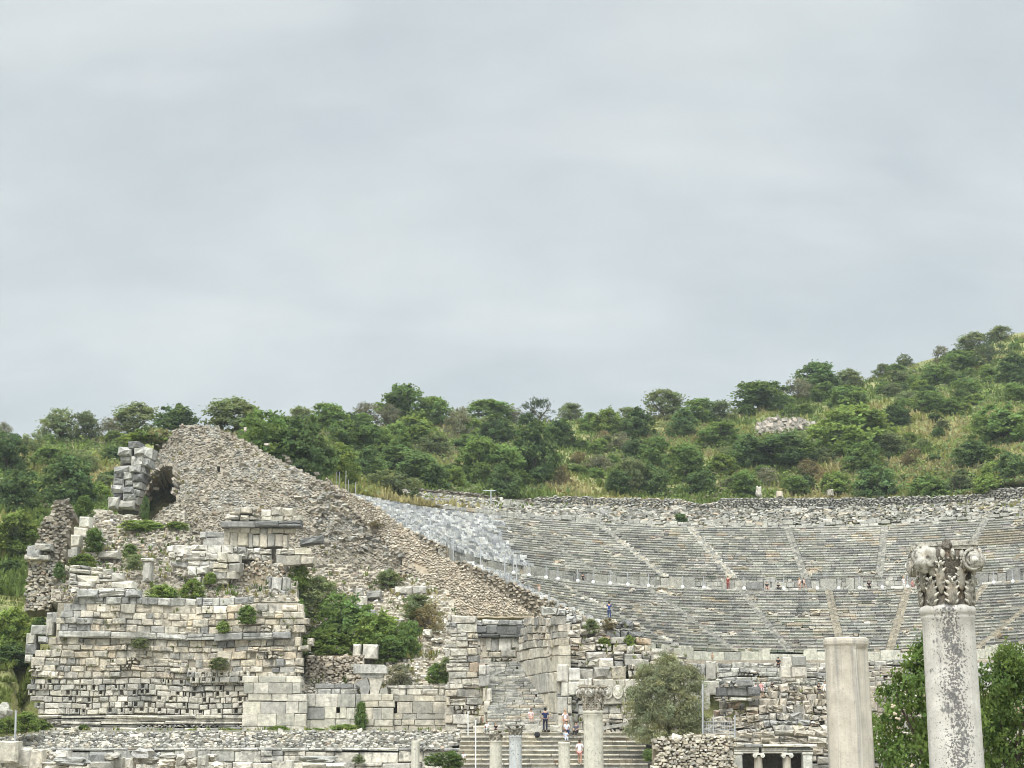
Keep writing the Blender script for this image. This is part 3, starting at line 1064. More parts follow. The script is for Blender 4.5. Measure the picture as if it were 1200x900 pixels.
# ------------------------------------------------------------------ rubble ground of the ruin terraces
TERR = [(60, 700), (66, 660), (80, 625), (112, 596), (158, 606), (172, 613), (210, 590), (230, 640), (350, 655), (348, 702), (60, 706)]
terrY = lambda px, py: table([(590, 147), (625, 141), (650, 137.5), (700, 124.5), (720, 122.8)], py) + .3 * fbm(px * .05, py * .05, 4)
SLOPE = [(352, 815), (352, 660), (430, 664), (500, 682), (526, 694), (536, 725), (545, 815)]
slopeY = lambda px, py: table([(655, 146), (690, 140), (770, 128), (815, 123.4)], py) + .3 * fbm(px * .05, py * .05, 4)
mb = MB()
backing(mb, TERR, terrY, (.27, .245, .19), .12, 6, None, 1.5)
rubble(mb, TERR, terrY, 4.6, 3.4, lambda x, y: 'rubble' if R.random() < .75 else 'ruin')
backing(mb, SLOPE, slopeY, (.34, .30, .23), .12, 6, None, 1.5)
rubble(mb, SLOPE, slopeY, 4.6, 3.5, lambda x, y: ('scree' if x > 440 or y > 740 else 'rubble') if R.random() < .8 else 'ruin')
tag(mb.build('rubble_slope', M['rubble']), kind='structure')

# ------------------------------------------------------------------ facade of the stage building
FY = 122.0
FAC = [(92, 697), (100, 690), (150, 689), (158, 698), (176, 700), (236, 701), (240, 703), (350, 704), (356, 716), (357, 733), (350, 744), (362, 752), (366, 757), (352, 765), (350, 790), (352, 800), (352, 840), (50, 840), (42, 828), (35, 815), (33, 808), (38, 798), (37, 783), (40, 768), (58, 762), (55, 752), (72, 744), (68, 736), (69, 726), (74, 718), (74, 708), (86, 705)]
facade = empty('stage_facade', P(195, 857, FY))
tag(facade, 'broad ruined stage wall of stacked marble courses with rows of clamp holes', 'ruined wall')
mb = MB()
courses(mb, [p for p in FAC], FY, [689, 699, 708, 717, 725, 732, 741], (7, 19), 'ashlar', prot=.13, skip=.015, over=[(70, 700, 100, 741, 'grey'), (70, 689, 360, 704, 'grey')])
courses(mb, FAC, FY - .45, [741, 748.5], (30, 70), 'grey', prot=.08)
courses(mb, FAC, FY, [748.5, 757, 763, 772, 781, 788, 796], (7, 18), 'ashlar', prot=.13, skip=.01, over=[(130, 748, 355, 800, 'cream' if False else 'ashlar')])
mb.warp().build('upper_courses', M['ashlar'], facade)
mb = MB()
courses(mb, FAC, FY + .1, [796, 803, 810, 817, 824, 831, 838], (7, 17), 'lower', prot=.1, holes=.42, jit=.034, gap=.05, over=[(215, 770, 300, 800, 'lower')])
courses(mb, [(222, 786), (290, 786), (290, 800), (222, 800)], FY - .3, [786, 793, 800], (8, 14), 'lower', holes=.8)
o = mb.warp(.15, .05).build('pitted_courses', M['clean'], facade); o['label'] = 'grey-white lower courses pitted with clamp holes'
mb = MB()
for t, bt, dy, pal, lr in ((838, 842, -.35, 'lower', (30, 70)), (842, 845.5, -.2, 'lower', (20, 60)), (845.5, 849, -.45, 'lower', (40, 80)), (849, 852.5, -.3, 'grey', (20, 60)), (852.5, 858.5, -.75, 'lower', (30, 80))):
    courses(mb, [(48, t - 1), (318, t - 1), (318, bt + 1), (48, bt + 1)], FY + dy, [t, bt], lr, pal, prot=.03, depth=1.2)
o = mb.build('moulded_base', M['ashlar'], facade)
mb = MB()
bx0, bx1 = P(62, 780, FY), P(348, 780, FY)
mb.box(Vector(((bx0.x + bx1.x) / 2, FY + .26, (zat(706, FY) + zat(797, FY)) / 2)), X1, YN, Z1, bx1.x - bx0.x, 1.6, zat(706, FY) - zat(797, FY), (.32, .285, .225))
mb.box(Vector(((bx0.x + bx1.x) / 2, FY + .48, (zat(797, FY) + zat(858, FY)) / 2)), X1, YN, Z1, bx1.x - bx0.x, 1.6, zat(797, FY) - zat(858, FY), (.20, .18, .145))  # lower core coloured darker, so the clamp holes look shaded inside
mb.build('core', M['rubble'], facade)
# loose big corner blocks at the left end of the facade
LB = [(62, 724, 16, 13, 'grey'), (45, 738, 18, 11, 'grey'), (50, 750, 12, 8, 'grey'), (36, 748, 11, 13, 'lower'), (58, 735, 9, 20, 'lower'), (36, 760, 13, 12, 'grey'), (33, 772, 9, 9, 'grey')]
for i, (px, py, ww, hh, pal) in enumerate(LB):
    yy = FY + 1.6
    m1 = MB(); c = P(px, py, yy)
    m1.block(c, X1, YN, Z1, ww * yy / FPX, 1.0, hh * yy / FPX * .97, pick(pal), .09, .07)
    m1.build('corner_block', M['ashlar'], facade)

# low wall of large neat blocks to the right of the facade
lw = empty('low_block_wall', P(420, 857, FY))
tag(lw, 'low wall of large neat cream blocks under the bushes', 'wall')
mb = MB()
courses(mb, [(287, 792), (356, 792), (356, 858), (287, 858)], FY - .9, [792, 800, 813, 822, 836, 851, 858.5], (16, 34), 'lower', prot=.03, jit=.015, bev=.03)
courses(mb, [(352, 813), (424, 813), (424, 858), (352, 858)], FY - .35, [813.5, 829, 843, 857], (16, 34), 'lower', prot=.03, jit=.015, bev=.03, holes=.25)
courses(mb, [(424, 813), (459, 813), (459, 858), (424, 858)], FY - .6, [813, 821, 829, 843, 851, 858], (14, 30), 'cream', prot=.03, jit=.015, bev=.03)
courses(mb, [(459, 813), (522, 813), (522, 857), (459, 857)], FY - .3, [815, 822, 836, 843, 850, 857.5], (14, 32), 'cream', prot=.03, jit=.015, bev=.025)
mb.build('block_face', M['clean'], lw)
mb = MB()
courses(mb, [(370, 800), (420, 800), (420, 814), (370, 814)], FY + .2, [801, 807, 814], (10, 24), 'grey', prot=.05)
courses(mb, [(455, 803), (520, 803), (520, 814), (455, 814)], FY + .2, [803, 807, 815], (12, 22), 'lower', prot=.05)
mb.build('top_course', M['ashlar'], lw)
# carved consoles and grey cornice blocks standing on the wall
cb = empty('console_group', P(432, 815, FY - .2))
tag(cb, 'grey cornice block on two carved pale consoles standing on the low wall', 'carved block')
mb = MB()
def prism(mb, pix, Y, d, col):
    f = [P(x, y, Y) for x, y in pix]; k = [p + Vector((0, d, 0)) for p in f]
    n = len(f)
    mb.add(f + k, [tuple(range(n)), tuple(range(2 * n - 1, n - 1, -1))] + [(i, n + i, n + (i + 1) % n, (i + 1) % n) for i in range(n)], col)
prism(mb, [(415, 800), (430, 794), (434, 806), (431, 815), (423, 815), (422, 806)], FY - .5, .9, pick('lower'))
prism(mb, [(433, 795), (449, 795), (446, 804), (443, 815), (434, 815)], FY - .45, .9, pick('lower'))
prism(mb, [(446, 807), (453, 805), (455, 815), (444, 815)], FY - .4, .9, pick('lower'))
mb.build('console', M['clean'], cb)
mb = MB()
prism(mb, [(414, 778), (450, 779), (453, 783), (453, 789), (414, 789)], FY - .7, 1.4, pick('grey'))
prism(mb, [(420, 789.3), (450, 789.3), (448, 794), (424, 794)], FY - .5, 1.2, pick('grey'))
mb.build('cornice_block', M['dark'], cb)
# tan brick-like core behind the bushes
mb = MB()
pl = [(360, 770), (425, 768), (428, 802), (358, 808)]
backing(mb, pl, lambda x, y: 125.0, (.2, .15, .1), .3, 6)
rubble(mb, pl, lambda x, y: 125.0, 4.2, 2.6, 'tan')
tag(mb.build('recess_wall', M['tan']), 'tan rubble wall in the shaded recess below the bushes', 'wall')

# ------------------------------------------------------------------ pieces standing on the terraces
def piece(name, label, cat, base, fn, mat='ashlar'):
    t = MB(); fn(t)
    o = t.build(name, M[mat]); tag(o, label, cat); return o
# cream pier with a dark cornice
pier = empty('cream_pier', P(303, 670, 131))
tag(pier, 'cream block pier with a dark cornice in front of the rubble mound', 'pier')
PY = 131.0
mb = MB()
courses(mb, [(270, 594), (344, 594), (345, 602), (352, 604), (353, 617), (345, 625), (262, 625), (266, 604)], PY, [594.5, 604, 611], (9, 17), 'cream', prot=.08, jit=.06, bev=.1)
courses(mb, [(264, 617), (345, 617), (345, 625), (264, 625)], PY + .3, [617.5, 625], (9, 17), 'cream', prot=.08)
courses(mb, [(264, 625), (336, 625), (336, 641), (264, 641)], PY + .3, [625, 641], (8, 19), 'cream', prot=.1, bev=.06)
courses(mb, [(252, 640), (316, 640), (316, 656), (252, 656)], PY - .3, [641, 648, 656], (7, 16), 'white', prot=.15, jit=.09, bev=.12)
mb.warp(.2, .08).build('blocks', M['clean'], pier)
mb = MB()
courses(mb, [(261, 610), (349, 611), (347, 618), (261, 617)], PY - .5, [610.5, 617.5], (26, 44), 'dark', prot=.04, depth=1.5)
mb.build('cornice', M['dark'], pier)
mb = MB()
q0, q1 = P(268, 640, PY), P(334, 640, PY)
mb.box(Vector(((q0.x + q1.x) / 2, PY + .75, (zat(598, PY) + zat(670, PY)) / 2)), X1, YN, Z1, q1.x - q0.x, 1.4, zat(598, PY) - zat(670, PY), (.16, .14, .11))
mb.build('core', M['rubble'], pier)
# broken white wall left of the pier, with a column-like drip stained stump
bw = empty('broken_white_wall', P(240, 702, 127))
tag(bw, 'broken white marble wall with dark streaks above the stage wall', 'ruined wall')
def bit(*a, **k):
    q = MB(); courses(q, *a, **k); q.warp(.3, .12).build('marble_block', M['clean'], bw)
bit([(196, 642), (250, 638), (282, 648), (280, 662), (250, 668), (225, 664), (203, 664)], 128.5, [638, 648, 656, 664], (12, 26), 'white', prot=.1, jit=.07, bev=.08)
bit([(221, 663), (238, 663), (240, 690), (246, 706), (236, 706), (230, 684)], 127.2, [664, 674, 684, 694, 706], (10, 16), 'white', prot=.1, jit=.08, bev=.1)
bit([(250, 646), (279, 648), (276, 674), (266, 686), (250, 684)], 127.4, [647, 658, 668, 677, 686], (11, 18), 'cream', prot=.12, jit=.06)
bit([(228, 624), (263, 624), (262, 641), (240, 641)], 133, [625, 632, 641], (14, 24), 'grey', prot=.1)
bit([(325, 641), (362, 641), (366, 660), (345, 661), (326, 660)], 129.5, [641, 648, 661], (16, 24), 'cream', prot=.06)
bit([(316, 676), (340, 676), (341, 706), (318, 706)], 126, [676, 692, 706], (9, 15), 'grey', prot=.15, jit=.09, bev=.12)

# hollow of tan earth and rubble right of it
nich = MB()
def conc(px, py):
    t = clamp(1 - ((px - 291) / 36) ** 2)
    return 126.5 + 2.4 * t * clamp((712 - py) / 40 + .2)
pl = [(268, 704), (274, 682), (284, 668), (300, 660), (318, 664), (330, 680), (334, 704)]
backing(nich, pl, conc, (.27, .225, .155), .02, 3.5, None, 1.5)
rubble(nich, [(268, 690), (278, 668), (300, 655), (330, 662), (336, 704), (318, 704), (312, 680), (300, 672), (284, 684)], conc, 4.5, 3.6, 'ruin')
tag(nich.build('broken_niche', M['tan']), 'hollow broken niche of tan rubble on top of the stage wall', 'ruin')
# scattered big blocks right of the pier and on the slope: each a thing of its own
LOOSE = [
    (365, 634, 136, 28, 8, 'dark', 'fallen_slab', 'dark grey slab lying tilted on the rubble mound right of the cream pier', -.16),
    (421, 694, 137, 9, 9, 'lower', 'stone_block', 'topmost small block of the stack left of the grassy slope', 0),
    (423, 704, 136.5, 13, 11, 'lower', 'stone_block', 'rounded middle block in the stack behind the bush', 0),
    (418, 712, 135, 16, 9, 'grey', 'stone_block', 'low grey block between bush and grass on the rubble slope', .1),
    (438, 697, 138, 17, 9, 'lower', 'stone_block', 'pale block beside the small stack on the rubble slope', 0),
    (432, 720, 134, 15, 13, 'grey', 'stone_block', 'grey boulder block at the right edge of the big bush', .1),
    (473, 692, 139, 20, 9, 'lower', 'stone_block', 'light block on the left of the dark ledge below the tan bank', 0),
    (492, 692, 139, 17, 9, 'lower', 'stone_block', 'light block on the right of the dark ledge below the tan bank', 0),
    (484, 701, 138.6, 38, 4.5, 'dark', 'stone_slab', 'thin dark ledge slab carried by two grey blocks below the tan bank', .02),
    (478, 709, 138.4, 14, 8, 'grey', 'stone_block', 'grey block under the left half of the dark ledge', 0),
    (498, 707, 138.4, 10, 8, 'grey', 'stone_block', 'grey block under the right end of the dark ledge', 0),
    (465, 729, 133, 18, 10, 'white', 'boulder', 'white boulder between the bushes on the rubble slope', .05),
    (501, 742, 131, 11, 10, 'white', 'boulder', 'small white boulder under the dry grass clump', -.1),
    (512, 750, 130, 14, 6, 'lower', 'boulder', 'flat pale boulder at the top of the white scree', .1),
    (418, 766, 126.5, 9, 22, 'lower', 'stone_block', 'upright pale block standing in the bush above the consoles', 0),
    (434, 764, 126.5, 18, 17, 'lower', 'stone_block', 'square pale block in the bush above the consoles', .03),
    (420, 775, 126, 13, 7, 'white', 'stone_block', 'small white block at the foot of the two blocks in the bush', 0),
    (100, 612, 137, 13, 13, 'white', 'stone_block', 'topmost white block of the stepped pile beside the broken pier', 0),
    (95, 625, 136, 16, 13, 'lower', 'stone_block', 'grey-white block in the middle of the stepped pile beside the broken pier', .05),
    (112, 627, 136, 13, 13, 'white', 'stone_block', 'white block with a slanted face at the right of the stepped pile', -.2),
    (86, 634, 135, 17, 14, 'lower', 'stone_block', 'wide block at the left of the stepped pile beside the broken pier', 0),
    (84, 648, 134, 14, 13, 'lower', 'stone_block', 'lowest grey block of the stepped pile beside the broken pier', 0),
    (127, 650, 135, 24, 9, 'lower', 'stone_slab', 'long pale slab lying on the rubble terrace under the grass patch', .02),
    (172, 668, 128, 13, 24, 'lower', 'column_stump', 'squat streaked stump with a white cap on the rubble terrace', 0),
]
for (px, py, Y, ww, hh, pal, nm, lab, tilt) in LOOSE:
    m1 = MB(); s = Y / FPX; c = P(px, py, Y)
    U = Vector((math.cos(tilt), 0, -math.sin(tilt))); Zv = Vector((math.sin(tilt), 0, math.cos(tilt)))
    if nm == 'boulder':
        m1.blob(c + Vector((0, .4, 0)), ww * s / 2, .7, hh * s / 2, pick(pal), px, .4, 12, 8, .45)
    elif nm == 'column_stump':
        m1.block(c + Vector((0, 0, -.1)), X1, YN, Z1, ww * s * .8, .9, hh * s, pick('grey'), .2, .08)
        m1.block(c + Vector((0, -.12, hh * s / 2)), X1, YN, Z1, ww * s * 1.15, 1.1, .28, pick('white'), .06, .04)
    else:
        m1.block(c + YN * .25, U, YN, Zv, ww * s, 1.1, hh * s, pick(pal), .11, .09)
    tag(m1.build(nm, M['dark' if pal == 'dark' else 'clean']), lab, 'slab' if 'slab' in nm else ('stump' if 'stump' in nm else 'stone block' if 'block' in nm else 'boulder'))
# stacked courses above the left end of the facade
mb = MB()
courses(mb, [(86, 668), (92, 664), (120, 662), (134, 668), (142, 676), (152, 680), (158, 690), (158, 699), (82, 699), (84, 690)], lambda x, y: FY + .3 + .05 * (697 - y), [663, 671, 680, 688, 697], (9, 26), 'lower', prot=.25, jit=.08, bev=.1, skip=.08)
courses(mb, [(84, 690), (158, 688), (158, 699), (82, 699)], FY - .2, [690, 698.5], (16, 34), 'grey', prot=.2, jit=.07, bev=.1)
tag(mb.warp(.3, .12).build('stacked_blocks', M['clean']), 'stepped stack of worn pale blocks on the left shoulder of the stage wall', 'block stack')

# the leaning rubble pier at far left
bp = empty('broken_pier', P(60, 690, 128))
tag(bp, 'leaning broken rubble pier at the far left edge of the ruins', 'pier')
PIER = [(28, 716), (30, 697), (33, 670), (33, 655), (30, 650), (33, 642), (45, 638), (46, 620), (52, 607), (60, 600), (63, 588), (72, 585), (80, 585), (84, 592), (87, 602), (84, 612), (80, 622), (78, 640), (74, 655), (68, 668), (62, 682), (58, 716)]
mb = MB()
pierY = lambda px, py: 128.0 + table([(30, .0), (66, .2), (88, 1.6)], px)
backing(mb, PIER, pierY, (.2, .17, .12), .3, 3.5, None, 1.5)
rubble(mb, PIER, pierY, 4.8, 3.0, lambda x, y: 'ruin' if y > 655 else 'rubble', None, 1.1)
mb.build('rubble_core', M['rubble'], bp)
mb = MB()
for (px, py, ww, hh, pal) in ((39, 646, 15, 14, 'grey'), (42, 653, 28, 6, 'lower'), (50, 641, 20, 8, 'lower')):
    mb.block(P(px, py, 127.3), X1, YN, Z1, ww * .071, 1.2, hh * .071, pick(pal), .08, .06)
mb.build('ledge_block', M['ashlar'], bp)

# tower of big blocks leaning on the mound
tw = empty('block_tower', P(155, 595, 152))
tag(tw, 'rough tower of big stacked grey blocks at the left shoulder of the mound', 'block stack')
TW = [(157, 521, 14, 10), (146, 528, 16, 9), (164, 529, 16, 10), (173, 530, 12, 12), (148, 537, 15, 9), (161, 540, 14, 13), (172, 541, 9, 10), (143, 549, 19, 8), (158, 549, 14, 8), (165, 550, 9, 10), (138, 556, 11, 9), (151, 557, 15, 10), (161, 559, 12, 9), (139, 564, 13, 8), (152, 565, 10, 8), (160, 568, 10, 8), (137, 571, 14, 9), (150, 573, 14, 9), (159, 576, 8, 8), (138, 580, 12, 8), (151, 581, 15, 8), (133, 588, 13, 14), (148, 590, 20, 10), (158, 586, 8, 9)]
for (px, py, ww, hh) in TW:
    mb = MB(); Y = 153 + R.uniform(-.35, .35); s = Y / FPX
    tilt = R.uniform(-.06, .06) if (px, py) != (149, 590) else -.2
    U = Vector((math.cos(tilt), 0, -math.sin(tilt))); Zv = Vector((math.sin(tilt), 0, math.cos(tilt)))
    mb.block(P(px, py, Y), U, YN, Zv, ww * s, 2.2, hh * s, pick('lower' if py > 585 else 'grey' if R.random() < .75 else 'dark'), .18, .14)
    mb.warp(.12, .1).build('stacked_block', M['clean' if py > 585 else 'dark'], tw)
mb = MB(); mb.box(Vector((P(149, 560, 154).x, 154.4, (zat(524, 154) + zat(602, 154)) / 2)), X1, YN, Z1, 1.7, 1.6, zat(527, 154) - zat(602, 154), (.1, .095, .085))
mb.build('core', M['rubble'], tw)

# ------------------------------------------------------------------ stepped passage between the walls
st = empty('passage_stairs', Vector((P(600, 850, 114).x, 114, 0)))
tag(st, 'steep narrow stone stairs climbing between the ruined walls to the theatre', 'stairs')
mb = MB()
ns = 26
zs0, zs1 = -.05, 5.25
for i in range(ns):
    Y = lerp(114, 124.2, i / ns)
    z = lerp(zs0, zs1, i / ns)
    xr = lerp(3.5, .6, i / ns) + .25
    x = P(571, 820, Y).x
    hh = (zs1 - zs0) / ns
    while x < xr:
        L = R.uniform(.5, 1.5)
        mb.block(Vector((x + L / 2, Y + R.uniform(-.03, .03), z + hh / 2 + .0)), X1, YN, Z1, min(L, xr - x + .4) - .03, .75, hh * R.uniform(.9, 1.05), pick('seat' if R.random() < .7 else 'ruin'), .03, .025)
        x += L
mb.build('steps', M['ashlar'], st)

pw = empty('passage_pier', P(548, 857, 118))
tag(pw, 'rough wall of mixed courses to the left of the narrow stairs', 'wall')
mb = MB()
courses(mb, [(527, 722), (556, 722), (560, 780), (567, 780), (566, 858), (522, 858), (522, 806), (528, 790), (524, 775)], 118, [722, 729, 741, 750, 759, 768, 777, 787, 795, 802, 808, 818, 827, 838, 848, 858], (10, 30), 'ruin', prot=.13, jit=.05, skip=.0, over=[(520, 720, 552, 800, 'lower'), (527, 727, 548, 742, 'grey'), (535, 822, 570, 850, 'cream')])
mb.warp().build('courses', M['ashlar'], pw)
mb = MB()
courses(mb, [(560, 781), (574, 781), (574, 806), (560, 806)], 117.2, [781, 806], (12, 13), 'white', prot=.02)
courses(mb, [(567, 806), (574, 806), (574, 850), (567, 850)], 117.2, [806, 822, 836, 850], (7, 8), 'cream', prot=.02)
mb.build('door_jamb', M['clean'], pw)
mb = MB(); a, c = P(530, 800, 118.9), P(556, 800, 118.9)
mb.box(Vector(((a.x + c.x) / 2, 118.28, (zat(728, 118.5) + zat(857, 118.5)) / 2)), X1, YN, Z1, c.x - a.x, 1.5, zat(728, 118.5) - zat(857, 118.5), (.26, .22, .165))
mb.build('core', M['rubble'], pw)

gw = empty('gate_wall', P(590, 778, 124.6))
tag(gw, 'end wall with pale marble panel under dark lintel blocks above the narrow stairs', 'wall')
mb = MB()
courses(mb, [(545, 726), (618, 726), (618, 733), (545, 733)], 124.4, [726.5, 733], (10, 20), 'grey', prot=.1)
courses(mb, [(550, 733), (612, 733), (612, 747), (550, 747)], 124.2, [733, 743, 747], (20, 24), 'dark', prot=.04)
mb.build('lintel', M['dark'], gw)
mb = MB()
courses(mb, [(566, 747), (607, 747), (607, 763), (566, 763)], 124.6, [747, 762.5], (13, 16), 'white', prot=.01)
mb.build('marble_panel', M['clean'], gw)
mb = MB()
courses(mb, [(550, 747), (567, 747), (567, 778), (550, 778)], 124.5, [747, 757, 768, 778], (8, 16), 'ruin', prot=.08)
mb.build('courses', M['ashlar'], gw); mb = MB()
courses(mb, [(562, 763), (618, 763), (618, 790), (562, 790)], 124.5, [763, 771, 779, 790], (14, 26), 'ruin', prot=.06)
mb.build('courses', M['ashlar'], gw); mb = MB()
courses(mb, [(606, 740), (640, 740), (640, 765), (606, 765)], 124.6, [740, 752, 765], (14, 20), 'ruin', prot=.06)
mb.build('courses', M['ashlar'], gw)

# oblique wall right of the stairs, then the stepped ruin face
sw = empty('stage_side_wall', Vector((3.45, 114, 0)))
tag(sw, 'tall stepped ruin of rough courses right of the narrow stairs, block wall facing them', 'ruined wall')
A, Bv = Vector((3.45, 114, 0)), Vector((.45, 124.3, 0))
Uv = (Bv - A).normalized(); Nv = Vector((-Uv.y, Uv.x, 0)) * 1
if Nv.x > 0: Nv = -Nv
Lw = (Bv - A).length
mb = MB()
def oblique(zrows, lr, pal, prot, floor):
    for z0, z1 in zip(zrows, zrows[1:]):
        s = 0
        while s < Lw:
            L = R.uniform(*lr); m_ = s + L / 2
            if z1 > floor(m_) + .1 and z1 < topw(m_):
                mb.block(A + Uv * m_ + Z1 * ((z0 + z1) / 2) + Nv * R.uniform(-prot, prot), Uv, Nv, Z1, L - .04, .9, z1 - z0 - .04, pick(pal), .05, .04)
            s += L
topw = lambda s: lerp(9.0, 8.2, s / Lw) + .25 * fbm(s, 3)
fl = lambda s: lerp(-.4, 4.6, s / Lw)
oblique([-.4, 1.1, 2.6, 4.1, 5.3, 6.1], (1.0, 2.2), 'cream', .05, fl)
mb.warp(.15, .04).build('orthostats', M['clean'], sw)
mb = MB()
oblique([6.1, 6.7, 7.2, 7.8, 8.4, 9.0], (.5, 1.3), 'ruin', .16, fl)
RT = [(656, 862), (656, 790), (648, 770), (640, 745), (625, 730), (640, 713), (674, 712), (680, 722), (690, 727), (704, 736), (716, 729), (748, 730), (752, 746), (772, 756), (798, 762), (812, 778), (822, 802), (828, 862)]
stepY = lambda x, y: 114.0 + .055 * max(0, 798 - y) + (.0 if x > 650 else (650 - x) * .08)
courses(mb, RT, stepY, [712, 720, 728, 737, 746, 755, 764, 773, 783, 798], (8, 22), 'ruin', prot=.2, jit=.10, bev=.12, skip=.0, over=[(620, 708, 690, 726, 'grey'), (712, 728, 752, 748, 'dark')])
courses(mb, [(656, 800), (760, 798), (760, 862), (656, 862)], 114.0, [798, 816, 826, 836, 846, 860], (14, 30), 'cream', prot=.06, over=[(656, 812, 690, 838, 'grey')])
mb.warp(.3, .12).build('rough_courses', M['ashlar'], sw)
mb = MB()
courses(mb, [(656, 780), (683, 780), (683, 814), (656, 814)], 113.6, [780, 798, 814.5], (13, 15), 'white', prot=.02)
courses(mb, [(683, 795), (694, 795), (694, 815), (683, 815)], 113.5, [795, 815], (10, 11), 'white', prot=.02)
courses(mb, [(655, 816), (668, 816), (668, 858), (655, 858)], 113.4, [818, 838, 858], (12, 13), 'lower', prot=.02)
mb.build('pale_slabs', M['clean'], sw)
# wall with carved round shields
mb = MB()
courses(mb, [(700, 797), (830, 797), (830, 826), (700, 826)], 113.7, [797, 826], (28, 44), 'lower', prot=.03)
for px in (712, 724, 737, 750):
    c = P(px, 811, 113.6)
    prof = [(.02, .10), (.18, .09), (.27, .03), (.30, .05), (.36, .05), (.38, 0)]
    vs, fs = [], []
    for i, (r, d) in enumerate(prof):
        for k in range(18):
            aa = 2 * PI * k / 18
            vs.append(c + Vector((r * math.cos(aa), -d - .03, r * 1.35 * math.sin(aa))))
    for i in range(len(prof) - 1):
        for k in range(18): fs.append((i * 18 + k, i * 18 + (k + 1) % 18, (i + 1) * 18 + (k + 1) % 18, (i + 1) * 18 + k))
    fs.append(tuple(range(18)))
    mb.add(vs, fs, pick('lower'))
mb.build('shield_relief', M['clean'], sw)
mb = MB()
a, c = P(662, 800, 115.5), P(800, 800, 115.5)
mb.box(Vector(((a.x + c.x) / 2, 115.0, (zat(795, 115) + zat(862, 115)) / 2)), X1, YN, Z1, c.x - a.x, 9.0, zat(795, 115) - zat(862, 115), (.3, .26, .2))
for (x0, x1, py, Y) in ((652, 688, 724, 119.2), (690, 750, 742, 118.3), (690, 796, 766, 117.4), (660, 806, 784, 116.3)):
    a, c = P(x0, py, Y), P(x1, py, Y)
    zt = zat(py, Y)
    mb.box(Vector(((a.x + c.x) / 2, Y, zt / 2 + .8)), X1, YN, Z1, c.x - a.x, 6, zt - 1.6, (.3, .26, .2))
a_ = A + Uv * (Lw / 2 + 2.2)
mb.box(a_ + Z1 * 4.0 - Nv * .7, Uv, Nv, Z1, Lw - 4.6, 3.0, 8.0, (.18, .15, .12))
mb.build('core', M['rubble'], sw)
# white leaning rail slab near the olive tree
m1 = MB(); a, c = P(704, 854, 112.4), P(748, 846, 112.4)
m1.box((a + c) / 2, (c - a).normalized(), YN, Vector((0, 0, 1)), (c - a).length, .5, .22, pick('white'), .02)
tag(m1.build('marble_kerb', M['clean']), 'thin white marble kerb slanting up towards the olive tree', 'kerb')

# ------------------------------------------------------------------ broad steps in front
bs = empty('broad_steps', Vector((P(650, 880, 108).x, 108, -2.9)))
tag(bs, 'broad flight of pale worn steps behind the row of columns', 'stairs')
mb = MB()
for i in range(10):
    z = -.18 - i * .3
    Y = 112.2 - i * .46
    x, x1 = P(541 - i * 1.0, 870, Y).x, P(752 + i * .8, 870, Y).x
    while x < x1:
        L = R.uniform(.8, 2.6)
        mb.box(Vector((x + L / 2, Y + .16, z - .19)), X1, YN, Z1, L - .01, 1.4, .22, pick('seat' if R.random() < .5 else 'ruin'), .015)
        mb.block(Vector((x + L / 2, Y + R.uniform(-.03, .03), z - .045)), X1, YN, Z1, L - .03, .7, .10, pick('cream'), .02, .015)
        x += L
mb.build('steps', M['clean'], bs)
mb = MB()
a, c = P(541, 858, 112.5), P(760, 858, 112.5)
mb.box(Vector(((a.x + c.x) / 2, 112.3, -.42)), X1, YN, Z1, c.x - a.x, 2.2, .44, pick('cream'), .0)
mb.build('landing', M['clean'], bs)
# blocks and bench stones on the landing
for i, (px, ww, hh, pal, lab) in enumerate([(561, 12, 7, 'cream', 'cream block beside the people at the left end of the landing'), (618, 24, 9, 'lower', 'low block with a dark top at the foot of the narrow stairs'), (630, 9, 7, 'white', 'small white block just left of the standing man in navy'), (652, 14, 8, 'white', 'pale block just right of the standing man in navy')]):
    m1 = MB(); c = P(px, 857, 113.2)
    m1.block(Vector((c.x, 113.2, hh * .063 / 2 - .2)), X1, YN, Z1, ww * .063, .8, hh * .063, pick(pal), .06, .05)
    tag(m1.build('landing_block', M['clean']), lab, 'stone block')

# platform ground the ruins stand on
mb = MB()
a, c = P(30, 857, 117), P(545, 857, 117)
mb.box(Vector(((a.x + c.x) / 2, 117.0, -.36)), X1, YN, Z1, c.x - a.x, 6.5, .5, (.27, .25, .18), 0)
a, c = P(540, 857, 113.5), P(1350, 857, 113.5)
mb.box(Vector(((a.x + c.x) / 2, 112.7, -.48)), X1, YN, Z1, c.x - a.x, 12, .5, (.3, .27, .21), 0)
tag(mb.build('stage_ground', M['rubble']), kind='structure')
STR = [(-40, 872), (-20, 866), (60, 857), (545, 856), (552, 868), (520, 876), (-40, 876)]
strY = lambda px, py: table([(856, 117.0), (877, 114.6)], py)
mb = MB()
backing(mb, STR, strY, (.17, .16, .13), .15, 5, None, 1.0)
rubble(mb, STR, strY, 4.4, 3.2, lambda x, y: 'backwall' if R.random() < .55 else ('lower' if R.random() < .6 else 'ruin'), None, 1.15)
tag(mb.build('rubble_strip', M['rubble']), 'long low band of rubble stones at the foot of the stage wall', 'rubble wall')
gs = empty('grey_slab_wall', P(290, 893, 114.2))
tag(gs, 'long low wall of grey weathered slabs in front of the rubble band', 'wall')
mb = MB()
courses(mb, [(28, 876), (545, 876), (545, 899), (28, 899)], 114.2, [876.5, 880], (18, 44), 'grey', prot=.03)
courses(mb, [(28, 876), (545, 876), (545, 899), (28, 899)], 114.35, [880, 893.5], (22, 46), 'grey', prot=.04, over=[(340, 870, 560, 900, 'lower')])
courses(mb, [(28, 876), (545, 876), (545, 904), (28, 904)], 114.0, [893.5, 905], (16, 40), 'lower', prot=.06)
mb.build('slabs', M['dark'], gs)

